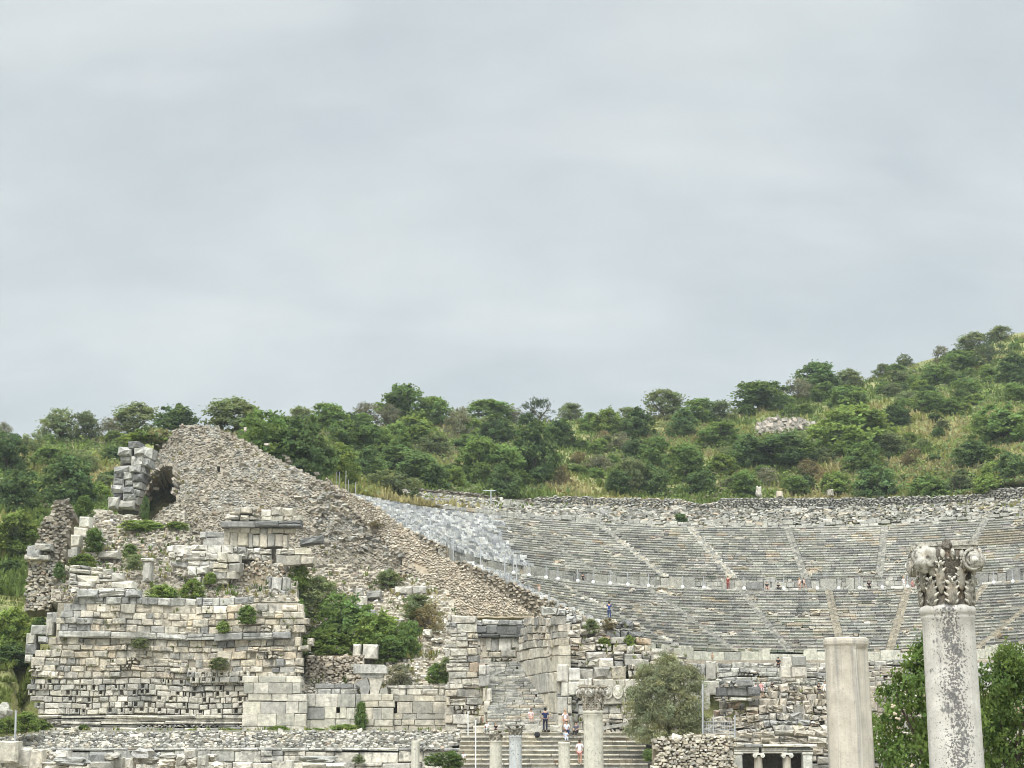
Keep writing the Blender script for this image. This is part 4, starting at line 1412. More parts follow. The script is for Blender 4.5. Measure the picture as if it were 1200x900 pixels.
# ------------------------------------------------------------------ ruins below the seats, right half
rw = empty('right_ruin', P(900, 872, 116))
tag(rw, 'low ruin of mixed rough blocks behind the small temple front', 'ruined wall')
RR = [(822, 872), (822, 845), (828, 838), (846, 832), (850, 822), (886, 820), (905, 806), (924, 803), (950, 804), (965, 802), (1000, 800), (1050, 806), (1340, 812), (1340, 900), (960, 900), (955, 876), (822, 876)]
ruinY = lambda x, y: 116 + .07 * max(0, 872 - y) + .4 * fbm(x * .06, y * .06, 8)
mb = MB()
courses(mb, RR, ruinY, [803, 811, 820, 829, 838, 846, 853, 862, 872, 884, 900], (6, 15), 'ruin', prot=.25, jit=.12, bev=.13, skip=.02, over=[(822, 838, 850, 872, 'lower'), (902, 842, 955, 850, 'grey'), (955, 868, 1000, 900, 'grey'), (900, 803, 1000, 830, 'ruin')])
mb.warp(.4, .16).build('rough_blocks', M['ashlar'], rw)
mb = MB()
courses(mb, [(756, 857), (1350, 857), (1350, 905), (756, 905)], 112.5, [858, 864, 871, 879, 888, 896, 905], (9, 28), 'ruin', prot=.2, jit=.08, bev=.09)
mb.warp(.3, .12).build('retaining_face', M['ashlar'], rw)
mb = MB()
courses(mb, [(846, 796), (885, 796), (888, 816), (842, 816)], 118.5, [797, 805, 816], (16, 24), 'dark', prot=.2, bev=.1)
courses(mb, [(836, 816), (884, 816), (884, 822), (836, 822)], 118.2, [816.5, 821.5], (18, 26), 'lower', prot=.1)
mb.build('dark_block', M['dark'], rw)
mb = MB()
a, c = P(828, 850, 118), P(1345, 850, 118)
mb.box(Vector(((a.x + c.x) / 2, 119.0, (zat(842, 117.5) + zat(905, 117.5)) / 2)), X1, YN, Z1, c.x - a.x, 4, zat(842, 117.5) - zat(905, 117.5), (.3, .26, .2))
a, c = P(895, 850, 120), P(1345, 850, 120)
mb.box(Vector(((a.x + c.x) / 2, 121.2, (zat(815, 121.2) + zat(880, 121.2)) / 2)), X1, YN, Z1, c.x - a.x, 6, zat(815, 121.2) - zat(880, 121.2), (.3, .26, .2))
mb.build('core', M['rubble'], rw)
# stage wall remains between that ruin and the seats
sg = empty('stage_remains', P(900, 800, 128))
tag(sg, 'remains of the stage front with broken white slabs below the orchestra wall', 'ruined wall')
mb = MB()
courses(mb, [(800, 776), (1075, 774), (1340, 776), (1340, 812), (800, 812)], lambda x, y: 128 + .10 * (806 - y), [776, 782, 788, 794, 800, 806, 812], (6, 18), 'seat', prot=.12, jit=.05, skip=.0, over=[(1000, 780, 1060, 812, 'ruin'), (915, 770, 965, 812, 'lower')])
courses(mb, [(1005, 805), (1050, 805), (1050, 850), (1005, 850)], 117.4, [806, 820, 836, 850], (20, 40), 'tan', prot=.03)
mb.warp(.2, .08).build('courses', M['ashlar'], sg)
mb = MB()
courses(mb, [(802, 779), (842, 779), (842, 798), (802, 798)], 126.5, [779, 798], (9, 15), 'white', prot=.15, bev=.1, jit=.08, skip=.1)
mb.build('broken_slab', M['clean'], sg); mb = MB()
courses(mb, [(806, 798), (848, 798), (846, 816), (806, 830)], 123, [798, 814, 830], (18, 24), 'lower', prot=.1)
mb.build('broken_slab', M['clean'], sg); mb = MB()
courses(mb, [(918, 770), (940, 770), (944, 800), (918, 800)], 126.5, [768, 780, 794, 806], (13, 24), 'lower', prot=.15, bev=.08)
mb.build('broken_slab', M['clean'], sg)
mb = MB()
a, c = P(795, 790, 130), P(1345, 790, 130)
mb.box(Vector(((a.x + c.x) / 2, 131.4, 2.9)), X1, YN, Z1, c.x - a.x, 4.5, 5.6, (.32, .28, .22))
mb.build('core', M['rubble'], sg)

# front cream rubble wall right of the steps
fw = MB()
FW = [(768, 904), (766, 866), (780, 864), (800, 863), (806, 860), (862, 863), (862, 904)]
backing(fw, FW, lambda x, y: 98.0, (.24, .2, .14), .25, 5, None, 1.2)
rubble(fw, FW, lambda x, y: 98.0, 5.0, 3.2, lambda x, y: 'cream' if R.random() < .6 else 'scree', None, 1.05)
tag(fw.build('cream_rubble_wall', M['tan']), 'low cream rubble wall below the olive tree', 'wall')

# ------------------------------------------------------------------ wire barrier on that wall
ba = empty('wire_barrier', P(842, 864, 104))
tag(ba, 'grey wire mesh barrier between metal posts behind the cream rubble wall', 'barrier')
for px, t, bt in ((823.5, 801, 866), (861, 838, 866)):
    m1 = MB(); m1.tube([P(px, bt, 104), P(px, t, 104)], .06, (.5,) * 3, 8); m1.build('post', M['metal'], ba)
m1 = MB()
for k in range(19):
    x = lerp(824, 861, k / 18); t = 846 if k % 6 else 838
    m1.tube([P(x, 865, 104), P(x, t, 104)], .012 if k % 6 else .03, (.5,) * 3, 4)
for y in (846, 850, 855, 860, 865): m1.tube([P(824, y, 104), P(861, y, 104)], .012 if y > 846 else .02, (.5,) * 3, 4)
m1.build('mesh_panel', M['metal'], ba)
# ------------------------------------------------------------------ columns
def column_mat(name, base, spot, streak, spot_scale=26.0, band=None):
    m, nt, out = new_mat(name)
    b = NB(nt)
    pos = b.n('ShaderNodeTexCoord').outputs['Object']
    sep = b.n('ShaderNodeSeparateXYZ'); b.l(pos, sep.inputs[0])
    c = b.n('ShaderNodeRGB'); c.outputs[0].default_value = (*base, 1)
    col = b.mulv(c.outputs[0], b.remap(b.noise(pos, 5, 7, .65), .3, .7, .80, 1.14))
    col = b.mix(b.remap(b.noise(pos, 1.6, 5, .6), .48, .66, 0, .55), col, (base[0] * .72, base[1] * .70, base[2] * .66))
    st = b.remap(b.noise(b.scale(pos, (7, 7, .3)), 1.0, 6, .6), .50, .66, 0, streak)
    col = b.mix(st, col, (.20, .20, .195))
    col = b.mix(b.remap(b.noise(b.scale(pos, (16, 16, .5)), 1.0, 5, .6), .55, .66, 0, streak * .7), col, (.62, .58, .5))
    f = b.noise(pos, spot_scale, 5, .62)
    if band:
        d = b.math('ABSOLUTE', b.math('ADD', sep.outputs['X'], b.math('MULTIPLY', b.math('SUBTRACT', b.noise(b.scale(pos, (1, 1, .9)), 1.3, 3, .5), .5), .42)), 0.0)
        bd = b.remap(b.math('ABSOLUTE', b.math('ADD', b.math('ADD', sep.outputs['X'], band), b.math('MULTIPLY', b.math('SUBTRACT', b.noise(pos, 1.4, 3, .5), .5), .30)), 0.0), .02, .26, .135, -.03)
        f = b.math('ADD', f, b.math('MAXIMUM', bd, -.03))
        big = b.math('ADD', b.noise(pos, 4.2, 5, .6), bd)
        col = b.mix(b.remap(big, .655, .70, 0, .85), col, (.15, .145, .14))
    col = b.mix(b.remap(f, .585, .625, 0, spot), col, (.105, .10, .098))
    b.bsdf(col, .85, out, b.noise(pos, 14, 8, .7), .45, .025)
    return m
M['col_spot'] = column_mat('lichen_spotted_marble', (.52, .495, .45), .9, .35, 34, .05)
M['col_clean'] = column_mat('cream_marble', (.48, .435, .365), .25, .65, 20)
M['col_far'] = column_mat('far_column_marble', (.50, .475, .40), .5, .4, 9)
M['col_blue'] = column_mat('grey_column_marble', (.42, .43, .43), .6, .5, 8)
M['capital'] = stone_mat('lichen_capital', lich=.75, streak=.2, sc=8.0, pale=.45, bump=.8, dark=(.04, .037, .033), warm=.2, big=.0)

def acanthus(mb, c, ang, r0, h, wd, curl, col, zlow):
    """an acanthus frond: a midrib that curls out at the tip, with pairs of pointed leaflets drilled apart"""
    er = Vector((math.cos(ang), math.sin(ang), 0)); et = Vector((-er.y, er.x, 0))
    def rib(t):
        if t < .75: return c + er * (r0 + .05 * r0 * t) + Z1 * (h * t / .80)
        q = (t - .75) / .25
        return c + er * (r0 + .05 * r0 + curl * math.sin(q * PI * .6)) + Z1 * (h * (.94 + .08 * math.sin(q * PI)) - curl * .55 * q * q)
    t0 = zlow / h
    ts = [t0 + (1 - t0) * i / 9 for i in range(10)]
    mb.tube([rib(t) for t in ts], [lerp(.15, .09, i / 9) * wd + .004 for i in range(10)], col, 6)
    n = 5
    for i in range(n):
        t = t0 + (1 - t0) * (i + .4) / n * .93
        p = rib(t)
        ln = wd * (.95 - .45 * abs(i / (n - 1) - .35)) * (1.0 if i < n - 1 else .7)
        for s in (-1, 1):
            if R.random() < .06: continue
            a = p + et * (s * wd * .06)
            b_ = p + et * (s * ln * .52) + Z1 * (ln * R.uniform(.22, .38)) + er * (.10 * wd)
            d = p + et * (s * ln * .92) + Z1 * (ln * .62) + er * (.16 * wd * (1 + t)) - er * (abs(ln) * .25)
            mb.tube([a, b_, d], [wd * .12, wd * R.uniform(.16, .21), wd * .06], shade(col, .85, 1.12), 6)

def shade(c, a, b_):
    k = R.uniform(a, b_)
    return tuple(x * k for x in c)

def spiral(mb, c, nrm, R0, turns, col, thick):
    """volute: a rolled spiral band on a disc"""
    nrm = nrm.normalized(); u = Z1.cross(nrm).normalized(); v = nrm.cross(u)
    pts, rs = [], []
    N_ = 44
    for i in range(N_):
        t = i / (N_ - 1)
        a = t * turns * 2 * PI + PI * .5
        r = R0 * (1 - .80 * t)
        pts.append(c + nrm * (.028 + .03 * t) + u * (r * math.cos(a)) + v * (r * math.sin(a))); rs.append(thick * (1 - .55 * t))
    mb.tube(pts, rs, col, 6)
    disc = []
    n = 24
    for d in (.022, -.12):
        for k in range(n):
            a = 2 * PI * k / n
            disc.append(c + nrm * d + u * (R0 * .97 * math.cos(a)) + v * (R0 * .97 * math.sin(a)))
    mb.add(disc, [tuple(range(n)), tuple(range(2 * n - 1, n - 1, -1))] + [(i, n + i, n + (i + 1) % n, (i + 1) % n) for i in range(n)], col)
    eye = []
    mb.blob(c + nrm * .06, R0 * .36, R0 * .36, R0 * .36, (.58, .56, .5), 3, .15, 8, 6)

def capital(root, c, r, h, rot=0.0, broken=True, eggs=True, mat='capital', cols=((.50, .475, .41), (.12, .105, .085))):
    """composite capital: bell, two rows of acanthus, egg moulding, four corner volutes and an abacus"""
    cap = MB()
    cap.lathe(c, [(r * .93, 0), (r * .92, h * .3), (r * .96, h * .52), (r * 1.10, h * .68), (r * 1.12, h * .72)], cols[1], 28, .02)  # bell colour darkened to put shade into the hollows between the leaves
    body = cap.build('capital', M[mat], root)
    lf = MB()
    for row, (hh, r_, wd, z0, ph) in enumerate(((h * .42, r * .98, r * .36, 0, .1), (h * .66, r * 1.0, r * .30, 0, .1 + PI / 8))):
        for k in range(8):
            a_ = rot + k * PI / 4 + ph
            e_ = Vector((math.cos(a_), math.sin(a_), 0)); zz = z0 + (h * .24 if row else 0.0)
            pad = MB(); pad.blob((0, 0, 0), wd * .62, .045 * r / .37, (hh - zz) * .54, shade((.27, .25, .205), .8, 1.15), k + 9 * row, .3, 12, 9)
            t_ = Vector((-e_.y, e_.x, 0))
            lf.add([c + e_ * (r_ * 1.02 + p.y) + t_ * p.x + Z1 * (zz + (hh - zz) * .48 + p.z) for p in pad.v], pad.f, pad.c)
            acanthus(lf, c, rot + k * PI / 4 + ph, r_, hh, wd, r * .20, shade(cols[0], .85, 1.2), z0 + (h * .24 if row else 0.0))
    lf.build('acanthus_leaves', M[mat], body, True)
    if eggs:
        eg = MB()
        prof = [(r * 1.06, h * .70), (r * 1.17, h * .735), (r * 1.10, h * .75), (r * 1.22, h * .86), (r * 1.1, h * .87)]
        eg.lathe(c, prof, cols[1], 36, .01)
        for k in range(20):
            a = 2 * PI * k / 20
            eg.blob(c + Vector((r * 1.19 * math.cos(a), r * 1.19 * math.sin(a), h * .815)), r * .10, r * .10, h * .075, (.5, .48, .42), k, .1, 8, 6)
        for k in range(44):
            a = 2 * PI * k / 44
            eg.blob(c + Vector((r * 1.17 * math.cos(a), r * 1.17 * math.sin(a), h * .735)), r * .045, r * .045, h * .025, (.42, .4, .35), k, .1, 6, 4)
        eg.build('egg_moulding', M[mat], body, True)
    ab = MB()
    # abacus with hollow sides
    for (z0, z1, k_) in ((.875, .925, 1.34), (.93, 1.0, 1.43)):
        ring = []
        n = 40
        for q in range(n):
            a = 2 * PI * q / n
            aa = ((a + PI / 4) % (PI / 2)) - PI / 4
            d = r * k_ * (.86 / max(math.cos(aa), .6)) * (1 - .08 * math.cos(2 * aa) ** 8)
            d = min(d, r * k_ * 1.16)
            w_ = a + rot
            bad = broken and math.cos(w_ - PI * 1.18) > .55
            d *= (1 - (.10 + .10 * abs(fbm(a * 3, z0 * 5))) if bad else 1) * (1 + .025 * fbm(a * 4, z0 * 9))
            ring.append(Vector((d * math.cos(w_), d * math.sin(w_), 0)))
        vs = [c + p + Z1 * (h * z0) for p in ring] + [c + p * 1.02 + Z1 * (h * z1 + .012 * fbm(p.x * 6, p.y * 6)) for p in ring]
        ab.add(vs, [tuple(range(n - 1, -1, -1)), tuple(range(n, 2 * n))] + [(i, (i + 1) % n, n + (i + 1) % n, n + i) for i in range(n)], cols[0])
    ab.build('abacus', M[mat], body)
    for k in range(4):
        a = rot + PI / 4 + k * PI / 2
        er = Vector((math.cos(a), math.sin(a), 0))
        vb = MB()
        cc = c + er * (r * 1.42) + Z1 * (h * .74)
        if broken and math.cos(a - PI * 1.22) > .8:
            vb.blob(cc + Z1 * (h * .015) - er * r * .26 , r * .42, r * .44, h * .20, (.47, .45, .39), 5, .55, 22, 14, .4)
            vb.blob(cc + Z1 * (h * -.12) - er * r * .30 + Vector((.13, 0, 0)), r * .27, r * .27, h * .17, (.46, .44, .38), 9, .5, 12, 8, .1)
        else:
            for s in (-1, 1):
                nn = Vector((math.cos(a + s * PI / 4), math.sin(a + s * PI / 4), 0))
                t = Vector((-nn.y, nn.x, 0)) * (-s)
                spiral(vb, c + nn * (r * 1.14) - t * 0 + Vector((-nn.y, nn.x, 0)) * (-s * r * .98) + Z1 * (h * .70), nn, h * .175, 2.3, (.40, .38, .33), .026 * r / .37)
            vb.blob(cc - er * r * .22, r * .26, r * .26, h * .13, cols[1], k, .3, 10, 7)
        vb.build('volute', M[mat], body, True)
    fl = MB()
    a = rot - PI / 2
    fl.blob(c + Vector((math.cos(a), math.sin(a), 0)) * r * 1.16 + Z1 * (h * .93), r * .2, r * .14, h * .09, cols[1], 2, .6, 10, 8)
    fl.build('flower', M[mat], body)
    return body

def shaft(root, c, rt, rb, H, mat, top_mold=True, n=72, wob=.006):
    """c = centre of the shaft top; the shaft goes down by H"""
    s = MB()
    prof = []
    if top_mold == 'chip':
        prof = [(rt * .2, .0), (rt * .93, .0), (rt * 1.01, -.02), (rt * 1.035, -.06), (rt * 1.03, -.11), (rt * .985, -.15), (rt * .965, -.20)]
    elif top_mold:
        prof = [(rt * .95, .02), (rt * 1.04, .0), (rt * 1.085, -.03), (rt * 1.09, -.07), (rt * 1.06, -.10), (rt * 1.025, -.115), (rt * 1.04, -.14), (rt * 1.03, -.165), (rt * .995, -.19)]
    else:
        prof = [(rt * .9, 0), (rt, -.03)]
    z = prof[-1][1]
    k = 14
    for i in range(1, k + 1):
        t = i / k
        prof.append((lerp(rt * (.965 if top_mold == 'chip' else .99), rb, t ** .9), lerp(z, -H, t)))
    prof = [(r, zz) for r, zz in prof][::-1]
    s.lathe(c, prof, (.5, .48, .42), n, wob, c[0])
    if top_mold == 'chip':      # the worn flat dressed down its front right side
        a0 = rad(-52)
        for i, p in enumerate(s.v):
            if p.z > c.z - .16: continue
            dx, dy = p.x - c.x, p.y - c.y
            r_ = math.hypot(dx, dy); dd = (math.atan2(dy, dx) - a0 + PI) % (2 * PI) - PI
            if abs(dd) < rad(24):
                k_ = r_ * math.cos(rad(24)) / math.cos(dd) / r_
                s.v[i] = Vector((c.x + dx * k_, c.y + dy * k_, p.z))
    return s
def make_column(label, top_px, Y, rt, rb, ground, mat, cap=None, rot=0.0, capmat='capital', mold=True, capkw=None, cat='column'):
    c = P(top_px[0], top_px[1], Y)
    g = ground
    root = empty('column', (c.x, Y, g))
    tag(root, label, cat)
    s = shaft(root, c, rt, rb, c.z - g - .32, mat, mold)
    o = s.build('shaft', M[mat], root, False)
    for p_ in o.data.polygons: p_.use_smooth = True
    if mold == 'chip': o.data.set_sharp_from_angle(angle=rad(9))
    bm_ = MB()
    bm_.lathe((c.x, Y, g + .14), [(rb * 1.3, 0), (rb * 1.34, .05), (rb * 1.25, .10), (rb * 1.12, .12), (rb * 1.15, .16), (rb * 1.02, .19)], (.45, .43, .38), 36)
    bm_.box(Vector((c.x, Y - rb * 1.36, g + .07)), X1, YN, Z1, rb * 2.72, rb * 2.72, .14, (.42, .4, .35), .01)
    bm_.build('base', M['clean'], root)
    if cap: capital(root, c + Vector((0, 0, -.005)), rt, cap, rot, mat=capmat, **(capkw or {}))
    return root
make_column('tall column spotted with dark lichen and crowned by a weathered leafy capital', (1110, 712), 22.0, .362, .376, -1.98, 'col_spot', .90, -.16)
make_column('thick smooth cream column with a broken flat top and no capital', (991, 747.5), 26.0, .362, .385, -2.03, 'col_clean', None, mold='chip')
make_column('pale column with a two-row carved capital beside the seated group on the steps', (695, 833), 58.0, .355, .37, -2.42, 'col_far', .92, .45, 'capital', capkw={'broken': False, 'cols': ((.44, .40, .33), (.33, .29, .24))})
make_column('thin greenish column with a worn boxy capital, left of the grey column', (581, 868), 92.0, .35, .37, -2.83, 'col_far', .60, .2, 'capital', capkw={'broken': True, 'eggs': False, 'cols': ((.40, .36, .29), (.3, .27, .22))})
make_column('thin blue-grey column with a dark flared capital in front of the broad steps', (604, 862), 90.0, .35, .37, -2.80, 'col_blue', .60, .6, 'capital', capkw={'broken': False, 'eggs': False, 'cols': ((.26, .24, .2), (.2, .185, .16))})
make_column('thin grey-green column with a flat top and no capital in front of the steps', (661, 870), 92.0, .33, .35, -2.83, 'col_far', None)
make_column('slim pale stone post without capital left of the broad steps', (487, 868), 100.0, .26, .27, -2.92, 'col_far', None, mold=False, cat='stone post')
make_column('short pale stump in front of the grey slab wall', (339.5, 891), 100.0, .26, .27, -2.92, 'col_far', None, mold=False, cat='stone post')

# ------------------------------------------------------------------ small temple front
sp = empty('small_temple_front', Vector((P(907, 890, 101).x, 101, -3.0)))
tag(sp, 'small pale temple front with two scroll-topped columns between square piers', 'temple front')
Y = 100.0
s = Y / FPX
for (x0, x1) in ((858, 870), (941, 952)):
    m1 = MB()
    a, c = P(x0, 890, Y), P(x1, 890, Y)
    zt = zat(884, Y)
    m1.block(Vector(((a.x + c.x) / 2, Y, (zt - 3.0) / 2)), X1, YN, Z1, c.x - a.x, .7, zt + 3.0, (.56, .55, .49), .03, .01)
    m1.block(Vector(((a.x + c.x) / 2, Y - .06, zt + .06)), X1, YN, Z1, c.x - a.x + .12, .8, .14, (.58, .56, .5), .03, .01)
    m1.build('pier', M['clean'], sp)
for px in (889, 922.5):
    m1 = MB(); c = P(px, 886.5, Y)
    m1.lathe((c.x, Y - .1 + .35, c.z), [(.29, -3.0 - c.z + .0), (.28, -1.0), (.25, -.06), (.27, -.03), (.27, 0)], (.56, .52, .42), 24)
    o = m1.build('column_shaft', M['col_clean'], sp, True)
    m1 = MB()
    for q in (-1, 1):
        cc = Vector((c.x + q * .24, Y - .1, c.z + .06))
        m1.tube([cc + Vector((0, -.05, 0)), cc + Vector((0, .7, 0))], .135, (.62, .6, .54), 14)
        m1.tube([cc + Vector((0, -.075, 0)), cc + Vector((0, .0, 0))], .07, (.5, .48, .42), 10)
    m1.box(Vector((c.x, Y - .12, c.z + .16)), X1, YN, Z1, .66, .75, .13, (.62, .6, .54), .01)
    m1.build('scroll_capital', M['clean'], sp)
m1 = MB()
for (x0, x1, t, bt, dy, pal) in ((857, 889.5, 875.5, 883, 0, 'white'), (892.5, 923, 876, 883, 0, 'white'), (923.5, 953, 876.5, 883, .05, 'grey')):
    a, c = P(x0, 880, Y), P(x1, 880, Y)
    m1.block(Vector(((a.x + c.x) / 2, Y + dy, (zat(t, Y) + zat(bt, Y)) / 2)), X1, YN, Z1, c.x - a.x, .8, zat(t, Y) - zat(bt, Y), pick(pal), .03, .01)
    m1.block(Vector(((a.x + c.x) / 2, Y + dy - .07, zat(bt - 3.2, Y))), X1, YN, Z1, c.x - a.x - .03, .7, .07, pick('white'), .02, .01)
m1.build('beam', M['clean'], sp)
m1 = MB()
for (x0, x1, pal) in ((855, 872, 'ruin'), (872.5, 893, 'grey'), (893.5, 930, 'lower'), (930.3, 957, 'white')):
    a, c = P(x0, 872, Y), P(x1, 872, Y)
    m1.block(Vector(((a.x + c.x) / 2, Y - .22, zat(873.8, Y))), X1, YN, Z1, c.x - a.x, 1.1, .17, pick(pal), .04, .03)
m1.build('cornice', M['ashlar'], sp)
m1 = MB()
a, c = P(858, 880, Y), P(952, 880, Y)
m1.box(Vector(((a.x + c.x) / 2, Y + 2.2, -2.3)), X1, YN, Z1, c.x - a.x, .4, 2.4, (.17, .15, .13))
for x in (a.x + .2, c.x - .2): m1.box(Vector((x, Y + .75, -2.3)), X1, YN, Z1, .35, 1.5, 2.4, (.2, .18, .15))
m1.box(Vector(((a.x + c.x) / 2, Y + .3, zat(876.5, Y) + .02)), X1, YN, Z1, c.x - a.x - .1, 2.3, .18, (.3, .28, .24))
m1.build('back_wall', M['rubble'], sp)

# ------------------------------------------------------------------ fallen blocks along the front of the grey slab wall
HEAP = [  # px, py centre, w, h, palette, shape, label
    (9, 881, 22, 24, 'lower', 'k', 'tall pale square block at the extreme left of the front heap'),
    (24, 888, 26, 22, 'cream', 'k', 'cream block with straight joints next to the extreme left block'),
    (42, 890, 14, 22, 'cream', 'k', 'upright cream block beside the two left blocks of the heap'),
    (53, 884, 12, 9, 'ruin', 'b', 'small rounded brown stone above a pale flat slab'),
    (62, 886, 9, 9, 'lower', 'b', None), (72, 884, 15, 8, 'cream', 'k', 'tilted cream block on the dark flat boulder'),
    (60, 897, 32, 8, 'white', 'b', 'long low whitish boulder along the bottom edge'),
    (82, 893, 40, 9, 'grey', 'b', 'long dark grey flat boulder in the front heap'),
    (114, 889, 20, 12, 'grey', 'k', None), (117, 897, 24, 8, 'cream', 'k', 'pale slab at the bottom edge under a grey block'),
    (130, 886, 16, 6, 'lower', 'b', None), (134, 894, 18, 11, 'lower', 'k', None),
    (151, 895, 8, 12, 'lower', 'k', None), (166, 884, 20, 11, 'white', 'b', 'white pointed boulder, highest of the front heap'),
    (170, 891, 22, 8, 'white', 'b', 'broad white boulder right under the pointed one'),
    (158, 892, 12, 6, 'ruin', 'b', None), (182, 888, 9, 10, 'grey', 'b', None),
    (196, 887, 20, 7, 'lower', 'b', None), (194, 895, 18, 9, 'cream', 'b', None),
    (212, 891, 12, 12, 'cream', 'b', None), (222, 884, 13, 10, 'cream', 'k', 'cream block leaning on the right end of the front heap'),
    (224, 894, 14, 9, 'ruin', 'b', None), (236, 892, 10, 12, 'lower', 'k', None), (246, 888, 12, 8, 'lower', 'b', None),
    (256, 897, 14, 7, 'cream', 'b', None), (372, 890, 38, 7, 'grey', 'b', 'long flat grey boulder lying before the slab wall, apart from the heap'),
    (367, 897, 26, 5, 'cream', 'k', 'flat cream slab under the long grey boulder'), (392, 897, 24, 5, 'white', 'k', 'flat whitish slab right of the cream slab, under the grey boulder'),
    (28, 868, 16, 6, 'lower', 'k', 'broken slab leaning on the grassy bank beside the grey signpost'),
    (41, 863, 8, 6, 'white', 'b', 'small white stone on the grass above the rubble band'),
    (86, 857, 8, 9, 'cream', 'b', 'upright yellowish stone at the foot of the stage wall'),
    (79, 858, 9, 5, 'white', 'b', 'white stone next to the upright yellowish stone'),
    (2, 835, 14, 18, 'lower', 'b', 'grey rounded stone at the left picture edge on the grassy bank')]
for i, (px, py, ww, hh, pal, sh, lab) in enumerate(HEAP):
    Y = 96.0 if py > 874 else 116.5
    if py > 874: Y += R.uniform(-1.0, 1.0) + (890 - py) * .12
    s = Y / FPX
    m1 = MB()
    c = P(px, py, Y)
    if sh == 'k':
        t = R.uniform(-.06, .06)
        m1.block(c, Vector((math.cos(t), 0, math.sin(t))), YN, Vector((-math.sin(t), 0, math.cos(t))), ww * s, .9, hh * s, pick(pal), .09, .06)
    else:
        m1.blob(c + Vector((0, .4, 0)), ww * s / 2 * 1.05, .6, hh * s / 2 * 1.05, pick(pal), i * 3 + 1, .55, 14, 9, .5)
    o = m1.build('fallen_block' if sh == 'k' else 'boulder', M['clean'])
    tag(o, lab or 'weathered stone among many in the front heap before the grey slab wall', 'stone block' if sh == 'k' else 'boulder', None if lab else 'stones of the front heap')
mb = MB()
for i in range(900):
    px = R.uniform(-10, 265) if R.random() < .6 else R.uniform(265, 545)
    Y = R.uniform(94, 113)
    g = -2.9
    mb.stone(Vector((P(px, 895, Y).x, Y, g + R.uniform(0, .12))), X1, Vector((0, -.5, .86)), Z1, R.uniform(.1, .3), .15, R.uniform(.08, .2), pick('scree' if R.random() < .6 else 'lower'))
tag(mb.build('gravel', M['rubble']), 'loose pale rubble on the ground before the grey slab wall', 'gravel', None, 'stuff')
# grey post on the grassy bank at left
sgn = empty('signpost', P(17.5, 867, 112))
tag(sgn, 'plain grey post on the grassy bank at the far left', 'post')
m1 = MB(); m1.tube([P(17.5, 868, 112), P(18.8, 834, 112)], .075, (.5,) * 3, 8); m1.build('pole', M['metal'], sgn)
m1 = MB(); m1.tube([P(18.8, 834, 112), P(18.9, 832.6, 112)], .1, (.5,) * 3, 8); m1.build('cap', M['metal'], sgn)
# thin light mast posts on the stairs
for (px, t, bt, Y, lab) in ((548.5, 834, 862, 111.6, 'shorter thin white pole at the left of the landing'), (557.5, 845, 900, 106.5, 'taller thin white pole standing on the broad steps')):
    r_ = empty('thin_pole', P(px, bt, Y)); tag(r_, lab, 'pole')
    m1 = MB(); m1.tube([P(px, bt, Y), P(px, t, Y)], .035, (.5,) * 3, 6); m1.build('pole', M['white'], r_)
    m1 = MB(); m1.tube([P(px, t, Y), P(px, t - 1.0, Y)], .05, (.5,) * 3, 6); m1.build('cap', M['white'], r_)
